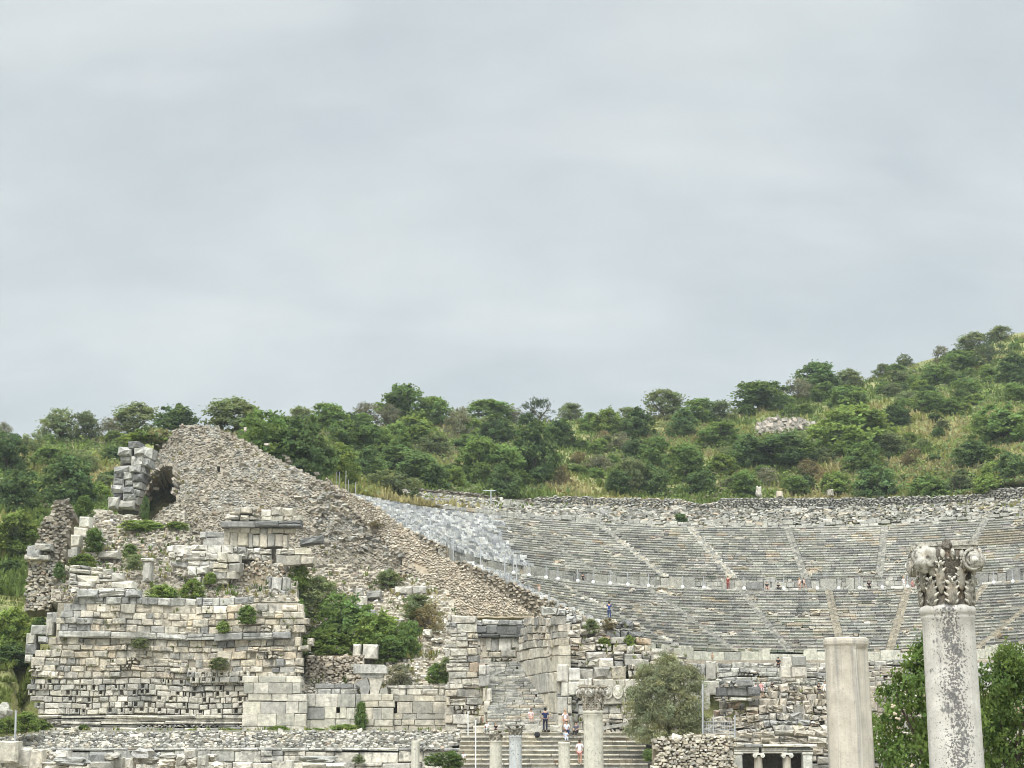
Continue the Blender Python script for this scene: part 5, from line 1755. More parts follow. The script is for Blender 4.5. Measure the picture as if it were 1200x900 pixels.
# ------------------------------------------------------------------ vegetation
def crown(seed, tone, lobes=9, clumps=70, per=44, leaf=.036, spread=.085, up=.35, flat=1.0, spiky=0.0, sparse=0.0, strands=0.0, full=True):
    """unit crown: x, y in -.5..+.5, z 0..1; leaf faces in clumps spread over an uneven volume"""
    r = random.Random(seed)
    lob = []
    for k in range(lobes):
        a = r.uniform(0, 2 * PI)
        h = r.uniform(.22, .80)
        d = r.uniform(.08, .30) * (1.15 - abs(h - .4))
        lob.append((Vector((d * math.cos(a), d * math.sin(a), h)), r.uniform(.15, .25), r.uniform(.7, 1.2)))
    lob.append((Vector((r.uniform(-.08, .08), r.uniform(-.08, .08), .82)), .17, 1.0))
    lob.append((Vector((0, 0, .42)), .36, 1.1))
    for k in range(4):
        a = r.uniform(0, 2 * PI)
        lob.append((Vector((.28 * math.cos(a), .28 * math.sin(a), .20)), .20, .9))
    mb = MB()
    q = lambda: r.gauss(0, 1)
    for k in range(clumps):
        d = Vector((q(), q(), q() + up)).normalized()
        if k % 5 < 2 or full is False:
            c, rad_, g = lob[k % len(lob)]
            cc = c + d * rad_ * (r.uniform(.72, 1.04) if r.random() < .8 else r.uniform(.2, .7))
        else:
            d = Vector((q(), q(), q() + .25)).normalized()
            lump = 1 + .26 * mnoise.noise(d * 1.9 + Vector((seed * 1.3, seed * .7, 0))) + .16 * mnoise.noise(d * 4.5 + Vector((seed, 0, 0)))
            g = .85 + .35 * (lump - .8)
            rr_ = .44 * lump * (1 if r.random() < .8 else r.uniform(.4, .9))
            tp = 1 - .22 * max(0, d.z) ** 2
            cc = Vector((d.x * rr_ * tp, d.y * rr_ * tp, .40 + d.z * rr_ * 1.30))
            d = (d + Vector((0, 0, .2))).normalized()
        if r.random() < sparse: continue
        cc.z = max(.04, cc.z)
        ct = g * r.uniform(.72, 1.3)
        hue = r.uniform(-.08, .10)
        sp = spread * r.uniform(.6, 1.25)
        for j in range(per):
            off = Vector((q(), q(), q() * .75 * flat)) * sp * .62
            p = cc + off
            if p.z < 0: p.z = abs(p.z)
            n = (d * .7 + Vector((q(), q(), q() + .5)) * .75).normalized()
            t = n.cross(Vector((q(), q(), q()))).normalized()
            if strands: t = (t * .35 + Vector((0, 0, -1)) * strands + d * .2).normalized(); 
            s_ = n.cross(t).normalized()
            L = leaf * r.uniform(.6, 1.3)
            W = L * (.62 if not spiky else .30)
            if strands: W = L * .30; L *= 1.35
            if spiky: t = (d * spiky + t * .6).normalized(); L *= 1.7
            bend = n * (-L * .22)
            k_ = ct * r.uniform(.78, 1.24)
            col = (tone[0] * k_ * (1 + hue), tone[1] * k_, tone[2] * k_ * (1 - hue))
            a, b_, c_, d_ = p - t * L, p + s_ * W + bend * .4, p + t * L + bend, p - s_ * W + bend * .4
            mb.add([a, b_, c_, d_], [(0, 1, 2, 3)], col)
    return mb
def trunk_mb(seed, h=1.0, n_limbs=4, r0=.035, zc=.55):
    r = random.Random(seed)
    mb = MB()
    lean = Vector((r.uniform(-.08, .08), r.uniform(-.08, .08), 0))
    pts = [Vector((0, 0, -.06)), Vector((0, 0, .08)) + lean * .3, Vector((0, 0, .24)) + lean, Vector((0, 0, .40)) + lean * 1.4]
    mb.tube(pts, [r0 * 1.25, r0, r0 * .85, r0 * .6], (.1, .1, .1), 7)
    for k in range(n_limbs):
        a = 2 * PI * k / n_limbs + r.uniform(-.5, .5)
        e = Vector((math.cos(a), math.sin(a), 0))
        z0 = r.uniform(.16, .36)
        b0 = Vector((0, 0, z0)) + lean * (z0 / .25)
        mb.tube([b0, b0 + e * .12 + Vector((0, 0, .12)), b0 + e * .24 + Vector((0, 0, .30)), b0 + e * .29 + Vector((0, 0, .46))], [r0 * .6, r0 * .42, r0 * .26, r0 * .1], (.1, .1, .1), 5)
    return mb
KIND = {   # tone, crown settings
    'broad':  ((.122, .178, .058), dict(clumps=150, per=46)),
    'dark':   ((.095, .142, .056), dict(clumps=160, per=46, spread=.080)),
    'bright': ((.165, .222, .064), dict(clumps=150, per=44)),
    'olive':  ((.150, .180, .088), dict(clumps=130, per=46, spread=.09, leaf=.030)),
    'grey':   ((.165, .165, .112), dict(clumps=90, per=36, spread=.10, leaf=.028, sparse=.1)),
    'spiky':  ((.08, .105, .06), dict(clumps=60, per=32, spiky=1.1, up=.9, leaf=.036)),
    'brown':  ((.17, .145, .08), dict(clumps=80, per=34, leaf=.03, spread=.1)),
}
CR, TR = {}, {}
for kn, (tone, kw) in KIND.items():
    CR[kn] = [crown(100 + 17 * i + len(kn) * 3, tone, **kw).mesh('crown', M['leaf']) for i in range(3)]
for i in range(3):
    TR[i] = trunk_mb(40 + i).mesh('trunk', M['bark'])
def plant(loc, w_, h_, kind, label, cat='tree', group=None, name='tree', rz=None, dep=None, sink=.0):
    root = empty(name, (loc[0], loc[1], loc[2] - sink))
    tag(root, label, cat, group)
    i = R.randrange(3)
    rz = R.uniform(0, 6.28) if rz is None else rz
    o = link_mesh('crown', CR[kind][i], root)
    o.scale = (w_, dep or w_, h_); o.rotation_euler = (0, 0, rz)
    o = link_mesh('trunk' if cat == 'tree' else 'stem', TR[i], root)
    o.scale = (w_ * .9, w_ * .9, h_); o.rotation_euler = (0, 0, rz)
    return root
# hillside trees one can tell apart: px centre, top, bottom, width, kind, label, category
T = [
 (68, 479, 514, 40, 'olive', 'left feathery tree of the skyline pair above the far left slope', 'tree'),
 (98, 484, 514, 32, 'olive', 'right, smaller feathery tree of the skyline pair above the far left slope', 'tree'),
 (160, 475, 514, 52, 'olive', 'wide feathery skyline tree just left of the rubble mound top', 'tree'),
 (205, 477, 514, 46, 'dark', 'dark skyline tree touching the rubble mound top', 'tree'),
 (273, 470, 512, 66, 'olive', 'pale round tree rising right behind the top of the rubble mound', 'tree'),
 (8, 508, 556, 40, 'dark', 'dark tree cut by the left picture edge below a bare shrub', 'tree'),
 (34, 509, 534, 34, 'olive', 'low greyish bush on the far left ridge', 'bush'),
 (76, 538, 594, 58, 'dark', 'big dark round bush on the slope left of the block tower', 'bush'),
 (20, 556, 600, 44, 'dark', 'dark bush at the left picture edge above the bright shrubs', 'bush'),
 (18, 603, 656, 56, 'bright', 'bright green shrub at the left picture edge beside the broken pier', 'bush'),
 (172, 508, 530, 44, 'bright', 'olive-green bush on the slope right above the block tower', 'bush'),
 (58, 525, 551, 40, 'broad', 'flat green bush between the skyline pair and the big dark bush', 'bush'),
 (96, 528, 553, 32, 'olive', 'small bush right above the big dark bush on the left slope', 'bush'),
 (115, 567, 588, 28, 'bright', 'light green bush just left of the block tower foot', 'bush'),
 (124, 555, 572, 20, 'dark', 'small dark shrub beside the middle of the block tower', 'bush'),
 (14, 716, 762, 44, 'bright', 'light green bush at the left picture edge, level with the stage wall top', 'bush'),
 (14, 756, 816, 44, 'dark', 'dark bush at the left picture edge beside the pitted courses', 'bush'),
 (66, 686, 718, 36, 'broad', 'bush against the upper left corner of the stage wall', 'bush'),
 (46, 724, 768, 22, 'broad', 'narrow bush behind the left corner blocks of the stage wall', 'bush'),
 (312, 484, 548, 62, 'broad', 'tall green tree rising behind the right slope of the mound', 'tree'),
 (353, 494, 568, 66, 'dark', 'big dark tree at the top corner of the rebuilt seats', 'tree'),
 (382, 474, 504, 44, 'broad', 'rounded skyline tree above the big dark tree', 'tree'),
 (401, 495, 528, 36, 'broad', 'green tree behind the right side of the big dark tree', 'tree'),
 (398, 521, 566, 38, 'bright', 'light green leafy tree beside the fence posts at the seat corner', 'tree'),
 (430, 472, 500, 34, 'grey', 'brownish thin skyline tree left of the tallest round tree', 'tree'),
 (476, 453, 494, 56, 'broad', 'tallest round tree on the skyline left of centre', 'tree'),
 (507, 466, 498, 38, 'broad', 'round tree leaning on the right side of the tallest skyline tree', 'tree'),
 (537, 477, 516, 30, 'grey', 'greyish thin tree between two round skyline trees', 'tree'),
 (484, 489, 522, 52, 'bright', 'bright tree directly below the tallest round tree', 'tree'),
 (438, 500, 536, 48, 'broad', 'green tree on the middle slope below the brownish skyline tree', 'tree'),
 (473, 523, 566, 66, 'dark', 'broad dark tree above the left part of the back wall', 'tree'),
 (433, 526, 562, 32, 'dark', 'narrow dark tree above the rebuilt seats', 'tree'),
 (507, 511, 537, 42, 'olive', 'greyish green crown right above the broad dark tree', 'tree'),
 (560, 515, 568, 46, 'broad', 'tall leafy tree behind the T-shaped post', 'tree'),
 (458, 553, 580, 58, 'olive', 'low olive shrub at the left end of the back wall', 'bush'),
 (506, 544, 576, 36, 'dark', 'dark bush over the rubble part of the back wall', 'bush'),
 (533, 547, 576, 24, 'bright', 'yellowish shrub over the rubble part of the back wall', 'bush'),
 (571, 470, 498, 52, 'broad', 'broad flat-topped skyline tree at the centre left', 'tree'),
 (580, 490, 523, 38, 'dark', 'dark tree right below the flat-topped skyline tree', 'tree'),
 (627, 501, 570, 50, 'dark', 'big smooth dark cone-shaped tree at the centre of the slope', 'tree'),
 (631, 466, 494, 36, 'spiky', 'spiky dark shrub standing alone on the skyline', 'bush'),
 (655, 492, 526, 34, 'dark', 'dark round tree right of the big cone-shaped tree top', 'tree'),
 (585, 524, 570, 54, 'broad', 'wide green tree left of the big cone-shaped tree', 'tree'),
 (592, 546, 592, 36, 'dark', 'dark bush hanging over the back wall under the cone-shaped tree', 'bush'),
 (643, 528, 556, 30, 'broad', 'small green tree right of the cone-shaped tree foot', 'tree'),
 (668, 473, 494, 28, 'olive', 'pale skyline bush right of the spiky shrub', 'bush'),
 (691, 484, 504, 22, 'broad', 'small round bush below the skyline right of the pale bush', 'bush'),
 (712, 480, 510, 34, 'bright', 'bright yellow-green tree near the skyline at centre', 'tree'),
 (748, 481, 516, 36, 'dark', 'smooth dark round tree below the tall pale skyline tree', 'tree'),
 (777, 458, 494, 46, 'olive', 'tall pale tree standing highest on the centre skyline', 'tree'),
 (801, 481, 514, 34, 'dark', 'dark tree under the right side of the tall pale tree', 'tree'),
 (727, 507, 534, 22, 'grey', 'grey half-bare shrub in the middle of the centre slope', 'bush'),
 (744, 514, 544, 26, 'dark', 'dark narrow tree on the centre slope beside the bare shrub', 'tree'),
 (741, 538, 580, 36, 'olive', 'greyish conical bush above the back wall at centre', 'bush'),
 (726, 551, 581, 28, 'dark', 'dark bush against the left foot of the greyish conical bush', 'bush'),
 (766, 545, 583, 34, 'dark', 'dark leafy bush against the right foot of the greyish conical bush', 'bush'),
 (768, 513, 551, 32, 'broad', 'slender green tree on the centre slope above two dark bushes', 'tree'),
 (802, 522, 564, 44, 'broad', 'tree with a visible thin trunk on the centre slope', 'tree'),
 (822, 551, 580, 32, 'dark', 'dark round bush right above the gap in the back wall', 'bush'),
 (842, 496, 526, 46, 'broad', 'green tree below the skyline left of the rock outcrop', 'tree'),
 (701, 534, 554, 34, 'grey', 'low grey-brown bush on the dry grass at centre', 'bush'),
 (679, 529, 545, 20, 'brown', 'small brownish bush at the edge of the dry grass path', 'bush'),
 (848, 533, 558, 32, 'bright', 'bright bush on the slope above the right half of the wall', 'bush'),
 (956, 427, 458, 46, 'dark', 'dense dark round tree standing on the right skyline', 'tree'),
 (890, 449, 478, 60, 'broad', 'wide green skyline tree left of the dense dark round tree', 'tree'),
 (935, 444, 470, 34, 'grey', 'grey feathery tree under the dense dark round tree', 'tree'),
 (968, 449, 472, 28, 'broad', 'small round tree below the right of the dense dark tree', 'tree'),
 (995, 453, 482, 44, 'broad', 'round green tree on the upper right slope below the skyline', 'tree'),
 (995, 434, 455, 30, 'olive', 'small skyline tree right of the dense dark round tree', 'tree'),
 (1034, 427, 443, 22, 'olive', 'little rounded bush on the rising right skyline', 'bush'),
 (1060, 416, 432, 20, 'olive', 'little pale bush higher up the rising right skyline', 'bush'),
 (1104, 405, 430, 20, 'grey', 'grey upright bush on the right skyline', 'bush'),
 (1143, 391, 414, 36, 'olive', 'rounded bush near the top of the right skyline', 'bush'),
 (1173, 383, 401, 28, 'olive', 'highest bush of the right skyline near the picture edge', 'bush'),
 (1161, 399, 427, 36, 'spiky', 'dark spiky bush just below the top of the right skyline', 'bush'),
 (1128, 412, 437, 42, 'broad', 'light round bush left below the dark spiky bush', 'bush'),
 (1099, 428, 452, 32, 'broad', 'green round bush on the upper right slope', 'bush'),
 (1050, 435, 455, 34, 'olive', 'olive bush on the upper slope below the little pale bush', 'bush'),
 (1190, 416, 448, 40, 'dark', 'dark bush cut by the right picture edge high on the slope', 'bush'),
 (1088, 459, 484, 36, 'broad', 'round bush in the middle of the right slope', 'bush'),
 (1000, 476, 534, 84, 'bright', 'largest spreading bright tree right of the rock outcrop', 'tree'),
 (1052, 475, 500, 30, 'dark', 'small dark tree right of the largest spreading tree', 'tree'),
 (1173, 475, 520, 62, 'broad', 'large dense bush at the right side of the slope', 'bush'),
 (1192, 454, 474, 26, 'broad', 'small bush above the large dense bush at right', 'bush'),
 (914, 509, 545, 74, 'dark', 'wide dark tree just below the rock outcrop', 'tree'),
 (876, 512, 550, 40, 'dark', 'very dark narrow tree left of the wide dark tree', 'tree'),
 (1013, 518, 558, 40, 'broad', 'green tree below the largest spreading tree', 'tree'),
 (1042, 509, 535, 42, 'olive', 'greyish bush under the right of the largest spreading tree', 'bush'),
 (1141, 518, 548, 46, 'dark', 'dark bush in the yellow grass at right', 'bush'),
 (1188, 530, 566, 34, 'dark', 'dark bush at the right edge just above the wall', 'bush'),
 (1026, 548, 586, 46, 'dark', 'leafy dark bush touching the wall top at right centre', 'bush'),
 (964, 525, 544, 28, 'olive', 'low olive bush in the brown grass below the outcrop', 'bush'),
 (948, 540, 564, 32, 'brown', 'brown withered bush above the wall', 'bush'),
 (932, 559, 584, 30, 'broad', 'round green bush on the wall between two pale blocks', 'bush'),
 (1088, 558, 584, 40, 'broad', 'green bush along the wall top below the yellow grass', 'bush'),
 (1123, 557, 582, 34, 'olive', 'olive bush along the wall top at right', 'bush'),
 (1160, 557, 578, 32, 'bright', 'bright bush just left of the raised part of the wall', 'bush'),
 (1070, 526, 548, 26, 'brown', 'brown bush in the grass of the right slope', 'bush'),
 (1132, 444, 466, 30, 'broad', 'round bush on the right slope below the light round bush', 'bush'),
 (980, 553, 582, 34, 'bright', 'yellow-green shrub on the wall right of the second pale block', 'bush'),
 (872, 553, 584, 32, 'broad', 'dark green bush over the wall right of its broken gap', 'bush'),
 (900, 548, 572, 26, 'grey', 'pale grey shrub above the wall under the very dark tree', 'bush'),
 (660, 545, 570, 20, 'brown', 'small dark brown bush right at the foot of the cone-shaped tree', 'bush'),
 (820, 468, 496, 34, 'broad', 'skyline tree right of the tall pale tree', 'tree'),
 (848, 470, 494, 30, 'olive', 'pale skyline tree halfway to the wide green skyline tree', 'tree'),
 (735, 478, 496, 24, 'olive', 'low pale bush on the skyline left of the tall pale tree', 'bush'),
 (455, 474, 496, 28, 'grey', 'grey shrub filling the skyline left of the tallest round tree', 'bush'),
 (602, 477, 497, 20, 'grey', 'low grey bush on the skyline beside the flat-topped tree', 'bush'),
 (352, 478, 500, 30, 'olive', 'pale skyline tree above the tall tree behind the mound', 'tree'),
 (128, 490, 516, 30, 'grey', 'thin bare-looking bush on the skyline between two feathery trees', 'bush'),
 (2, 495, 524, 22, 'grey', 'bare grey shrub on the skyline at the left picture edge', 'bush'),
]
TREEPOS = []
for (px, t, bt, ww, kind, lab, cat) in T:
    g = hit(px, bt - 2)
    s = (g.y * CP + g.z * SP) / FPX
    gpy = proj(g)[1]
    h_ = (gpy - t) * s * 1.02
    W = ww * s * 1.16
    plant(g, W, h_ + .4, kind, lab, cat, None, 'tree' if cat == 'tree' else 'bush', sink=.4)
    TREEPOS.append((px, (t + bt) / 2, ww / 2))
# scrub that nothing tells apart: single bushes, copied
ZONES = [  # poly, count, sizes(px), kinds, label, group
 ([(280, 500), (640, 500), (640, 572), (600, 575), (400, 555), (300, 540)], 44, (20, 38), ['broad', 'dark', 'broad', 'olive', 'bright'], 'green scrub crown filling the thick wood behind the rebuilt seats', 'scrub of the thick wood on the left slope'),
 ([(0, 520), (200, 515), (200, 530), (110, 600), (60, 600), (0, 700)], 22, (14, 30), ['broad', 'bright', 'olive', 'dark'], 'low shrub, one of many on the grassy slope left of the mound', 'shrubs of the far left slope'),
 ([(640, 500), (860, 495), (860, 575), (700, 578), (640, 572)], 28, (12, 26), ['broad', 'olive', 'bright', 'broad', 'brown'], 'low scrub bush among the dry grass of the centre slope', 'scrub of the centre slope'),
 ([(860, 485), (950, 465), (1050, 440), (1200, 405), (1200, 480), (1050, 500), (940, 490), (860, 500)], 60, (13, 28), ['broad', 'olive', 'broad', 'dark', 'bright'], 'low rounded bush, one of many on the upper right slope', 'bushes of the upper right slope'),
 ([(850, 520), (950, 530), (1200, 490), (1200, 570), (850, 582)], 40, (12, 26), ['broad', 'olive', 'bright', 'brown', 'dark'], 'low bush among grass just above the right half of the back wall', 'bushes of the lower right slope'),
]
for poly, n, (s0, s1), kinds, lab, grp in ZONES:
    k = 0
    x0, x1 = min(p[0] for p in poly), max(p[0] for p in poly)
    y0, y1 = min(p[1] for p in poly), max(p[1] for p in poly)
    tries = 0
    while k < n and tries < 5000:
        tries += 1
        px, py = R.uniform(x0, x1), R.uniform(y0, y1)
        if not inside(poly, px, py): continue
        g = hit(px, py)
        if fbm(g.x * .045, g.y * .045, 11) < -.22: continue
        s = (g.y * CP + g.z * SP) / FPX
        ww = R.uniform(s0, s1) * s
        plant(g, ww, ww * R.uniform(.5, .75), R.choice(kinds), lab, 'bush', grp, 'bush', sink=.3)
        k += 1
# grass and low growth on the hillside: nobody could count it
gm = MB()
n = 0
while n < 15000:
    px, py = R.uniform(-60, 1260), R.uniform(390, 700)
    if px > 240 and py > 600: continue
    if py < table(RIDGE, px) + 1: continue
    g = hit(px, py)
    if g is None: continue
    n += 1
    v = fbm(g.x * .05, g.y * .05, 2, 4)
    if v < -.05: tone = (.125, .17, .05)
    elif v < .22: tone = (.21, .22, .075)
    else: tone = (.31, .275, .135)
    k = R.uniform(.7, 1.25)
    tone = tuple(x * k for x in tone)
    hh = R.uniform(.45, 1.1)
    for q in range(5):
        a = R.uniform(0, 2 * PI); d = Vector((math.cos(a), math.sin(a), 0)); o_ = g + Vector((R.uniform(-.7, .7), R.uniform(-.7, .7), -.1))
        e = Vector((-d.y, d.x, 0)) * R.uniform(.12, .3)
        tip = o_ + d * R.uniform(.1, .5) + Z1 * hh * R.uniform(.6, 1.1)
        gm.add([o_ - e, o_ + e, tip + e * .4, tip - e * .3], [(0, 1, 2, 3)], tone)
for (poly, cnt, Yr) in (([(-40, 700), (40, 700), (34, 800), (48, 860), (-40, 862)], 900, None),):
    for i in range(cnt):
        px, py = R.uniform(-40, 50), R.uniform(690, 862)
        if not inside(poly, px, py): continue
        g = hit(px, py)
        if g is None: continue
        k = R.uniform(.7, 1.3)
        for q in range(6):
            a = R.uniform(0, 2 * PI); d = Vector((math.cos(a), math.sin(a), 0)); o_ = g + Vector((R.uniform(-.4, .4), R.uniform(-.4, .4), -.05))
            e = Vector((-d.y, d.x, 0)) * R.uniform(.06, .12)
            tip = o_ + d * R.uniform(.05, .3) + Z1 * R.uniform(.2, .6)
            gm.add([o_ - e, o_ + e, tip], [(0, 1, 2)], (.14 * k, .17 * k, .05 * k))
tag(gm.build('hillside_grass', M['grass']), 'yellow-green grass and low growth covering the hillside', 'grass', None, 'stuff')

# low scrub that merges over the slope: nobody could count it
um = MB()
n = 0
tones = ((.125, .178, .058), (.095, .145, .053), (.165, .215, .066), (.155, .18, .09), (.15, .145, .085))
while n < 2600:
    px, py = R.uniform(-60, 1260), R.uniform(390, 640)
    if px > 240 and py > 590: continue
    if py < table(RIDGE, px) + 2: continue
    g = hit(px, py)
    if g is None: continue
    if fbm(g.x * .04, g.y * .04, 21, 4) < R.uniform(-.25, .30): continue
    n += 1
    tone = R.choice(tones)
    rad_ = R.uniform(.5, 1.5)
    for q in range(24):
        d = Vector((R.gauss(0, 1), R.gauss(0, 1), abs(R.gauss(0, 1)))).normalized()
        p = g + Vector((d.x * rad_ * 1.3, d.y * rad_ * 1.3, d.z * rad_ * .9)) * R.uniform(.6, 1.05)
        nn = (d + Vector((R.gauss(0, .5), R.gauss(0, .5), R.gauss(0, .5) + .3))).normalized()
        t = nn.cross(Vector((R.gauss(0, 1), R.gauss(0, 1), R.gauss(0, 1)))).normalized(); s_ = nn.cross(t)
        L = R.uniform(.14, .34); k_ = R.uniform(.7, 1.25)
        um.add([p - t * L, p + s_ * L * .6, p + t * L, p - s_ * L * .6], [(0, 1, 2, 3)], tuple(x * k_ for x in tone))
tag(um.build('scrub_undergrowth', M['leaf']), 'low green scrub merging over the hillside between trees', 'undergrowth', None, 'stuff')
# rock outcrop and pale blocks on the hill
g = hit(912, 510)
s = (g.y * CP + g.z * SP) / FPX
rk = empty('rock_outcrop', g); tag(rk, 'grey-brown rock outcrop on the slope above the wide dark tree', 'rock')
for part_, y0_, y1_, n_ in (('rock_face', 497, 514, 210), ('cap_ledge', 492, 499, 70)):
    m1 = MB()
    for i in range(n_):
        px, py = R.uniform(888, 953), R.uniform(y0_, y1_)
        if abs(px - 921) / 34 + abs(py - 503) / 22 > 1.15: continue
        a_ = P(px, py, g.y - .4 + 1.2 * fbm(px * .12, py * .1) - (514 - py) * -.10)
        q = R.uniform(.35, .95)
        U = Vector((1, R.uniform(-.5, .5), R.uniform(-.2, .2))).normalized(); N = Vector((U.y, -U.x, .25)).normalized(); Zv = N.cross(U) * -1
        m1.stone(a_, U, N, Zv, q * .8, q * .9, q * R.uniform(.6, 1.2), shade((.30, .275, .23) if R.random() < .75 else (.42, .36, .30), .75, 1.2), .34)
    m1.build(part_, M['rubble'], rk)
for px, py, lab in ((914, 579, 'left pale ruined block standing in the bushes on top of the back wall'), (974, 577, 'right pale ruined block standing in the bushes on top of the back wall')):
    y_ = onc(phi_at(px, 73.5, 32), 73.5, 32).y
    m1 = MB(); c = P(px, py, y_); ss = y_ / FPX
    m1.block(c, X1, YN, Z1, 7 * ss, 1.0, 8.5 * ss, pick('ruin'), .2, .15)
    tag(m1.build('ruined_block', M['tan']), lab, 'stone block')
m1 = MB(); y_ = onc(phi_at(889, 73.5, 32), 73.5, 32).y
m1.blob(P(889, 577, y_), .4, .5, .75, pick('lower'), 3, .5, 10, 8, .4)
tag(m1.build('boulder', M['clean']), 'narrow white stone among the bushes left of both ruined blocks', 'boulder')

# ------------------------------------------------------------------ bushes and tufts on the ruins
RB = [  # px, py bottom, w, h, Y, kind, label
 (372, 722, 62, 40, 131.5, 'olive', 'greyish green top mass of the big bush beside the stage wall'),
 (402, 752, 70, 50, 129.5, 'broad', 'large central mass of the big bush beside the stage wall'),
 (380, 772, 60, 32, 127.0, 'bright', 'light leafy bush hanging over the recess beside the stage wall'),
 (446, 762, 62, 40, 129.5, 'bright', 'spreading bush between the big bush and the scree'),
 (478, 772, 30, 40, 128.5, 'broad', 'tall narrow bush on the edge of the white scree'),
 (455, 774, 34, 26, 127.6, 'broad', 'bush directly above the consoles'),
 (468, 808, 42, 28, 124.4, 'grey', 'thin flowering weed clump right of the consoles'),
 (513, 799, 24, 20, 123.5, 'broad', 'small bush at the left foot of the rough stair pier'),
 (523, 787, 16, 16, 123.0, 'olive', 'little shrub growing out of the rough stair pier'),
 (350, 690, 24, 26, 130.5, 'bright', 'light green shrub behind the right end of the stage wall'),
 (352, 735, 12, 30, 125.5, 'broad', 'narrow creeper at the right edge of the stage wall'),
 (226, 702, 26, 22, 124.4, 'bright', 'bright shrub on the stage wall below the broken white wall'),
 (190, 702, 36, 16, 124.4, 'bright', 'low grassy tuft in the middle of the stage wall top'),
 (246, 683, 14, 12, 127, 'bright', 'tiny green tuft at the foot of the white broken wall'),
 (99, 606, 20, 24, 137.8, 'broad', 'shrub between the broken pier and the white pile'),
 (109, 645, 24, 24, 134.6, 'broad', 'shrub in front of the stepped white pile'),
 (69, 676, 12, 16, 127, 'dark', 'small dark shrub at the foot of the broken pier'),
 (96, 668, 30, 18, 131, 'bright', 'bright weeds on the terrace right of the broken pier'),
 (157, 666, 22, 16, 130, 'olive', 'grey-green weeds beside the squat streaked stump'),
 (152, 652, 16, 14, 134, 'broad', 'small weed patch in the terrace rubble under the grass'),
 (169, 608, 10, 24, 149.6, 'dark', 'dark shrub growing in the mouth of the vault'),
 (170, 622, 56, 12, 142, 'bright', 'yellow-green grass patch on the ledge under the vault'),
 (207, 619, 26, 8, 142, 'bright', 'thin grass streak at the right of the ledge under the vault'),
 (504, 742, 46, 34, 132, 'brown', 'dry yellow grass clump below the tan bank'),
 (488, 722, 34, 24, 134, 'olive', 'greenish tall grass behind the dry yellow clump'),
 (455, 690, 40, 20, 141, 'olive', 'grey-green tuft on the rubble right of the mound'),
 (442, 618, 18, 8, 153, 'brown', 'dry grass patch at the edge of the tan bank'),
 (468, 682, 30, 10, 143, 'brown', 'brown dry patch under the grey-green tuft'),
 (290, 729, 20, 18, 121.4, 'broad', 'weed tuft growing from the upper courses right of centre'),
 (261, 740, 14, 12, 121.4, 'bright', 'tiny bright weed on the cornice of the stage wall'),
 (165, 758, 20, 10, 121.4, 'olive', 'olive moss tuft on the left courses of the stage wall'),
 (257, 783, 22, 12, 121.4, 'olive', 'weed tuft in the courses above the pitted stones'),
 (422, 856, 12, 30, 121.2, 'broad', 'narrow weed climbing the joint of the low block wall'),
 (402, 860, 40, 11, 120.6, 'bright', 'low green weeds at the foot of the low block wall'),
 (325, 861, 30, 10, 120.4, 'bright', 'low green weeds at the corner of the stage wall and low wall'),
 (370, 861, 26, 8, 120.6, 'bright', 'thin weeds left of the climbing joint weed'),
 (268, 860, 24, 7, 120.4, 'bright', 'weeds at the right foot of the moulded base'),
 (222, 860, 18, 6, 120.4, 'bright', 'weeds at the middle foot of the moulded base'),
 (98, 858, 12, 9, 120.4, 'broad', 'dark weed beside the yellowish upright stone'),
 (46, 858, 26, 14, 119.5, 'bright', 'weeds on the grassy bank by the stage wall corner'),
 (30, 856, 30, 20, 115, 'bright', 'tall weeds on the grassy bank behind the leaning slab'),
 (8, 858, 26, 16, 113, 'bright', 'weeds round the foot of the grey signpost'),
 (735, 800, 20, 14, 116, 'broad', 'green tuft growing in the courses left above the olive tree'),
 (658, 722 + 8, 22, 14, 119.4, 'olive', 'weeds on the top corner of the stepped ruin'),
 (692, 741, 18, 15, 117.2, 'olive', 'slanting grey-green weed on the top of the stepped ruin'),
 (712, 741, 20, 16, 117.4, 'brown', 'yellow dry tuft under the block on top of the stepped ruin'),
 (708, 762, 18, 14, 116.6, 'bright', 'bright weed left in the middle course of the stepped ruin'),
 (738, 762, 16, 16, 116.6, 'bright', 'bright weed right in the middle course of the stepped ruin'),
 (663, 772, 12, 14, 115.8, 'olive', 'small weed on the corner above the pale slabs'),
 (798, 614, 16, 12, None, 'dark', 'dark little bush in the ruined top tier of the theatre'),
 (510, 896, 22, 13, 108, 'broad', 'low bush on the stones at the left of the broad steps'),
 (528, 898, 26, 16, 107.5, 'broad', 'second low bush nearer to the broad steps'),
 (420, 893, 10, 9, 113.5, 'olive', 'small weed on top of the grey slab wall'),
 (762, 890, 16, 12, 103, 'broad', 'weeds between the broad steps and the cream rubble wall'),
]
for (px, py, ww, hh, Y, kind, lab) in RB:
    if Y is None:
        p_ = onc(phi_at(px, 61, 27.4), 61, 27.2); Y = p_.y
    loc = P(px, py, Y)
    s = Y / FPX
    plant(loc, ww * s * 1.12, hh * s * 1.1, kind, lab, 'bush', None, 'bush', dep=max(1.0, min(ww * s, 2.6)), sink=.1)
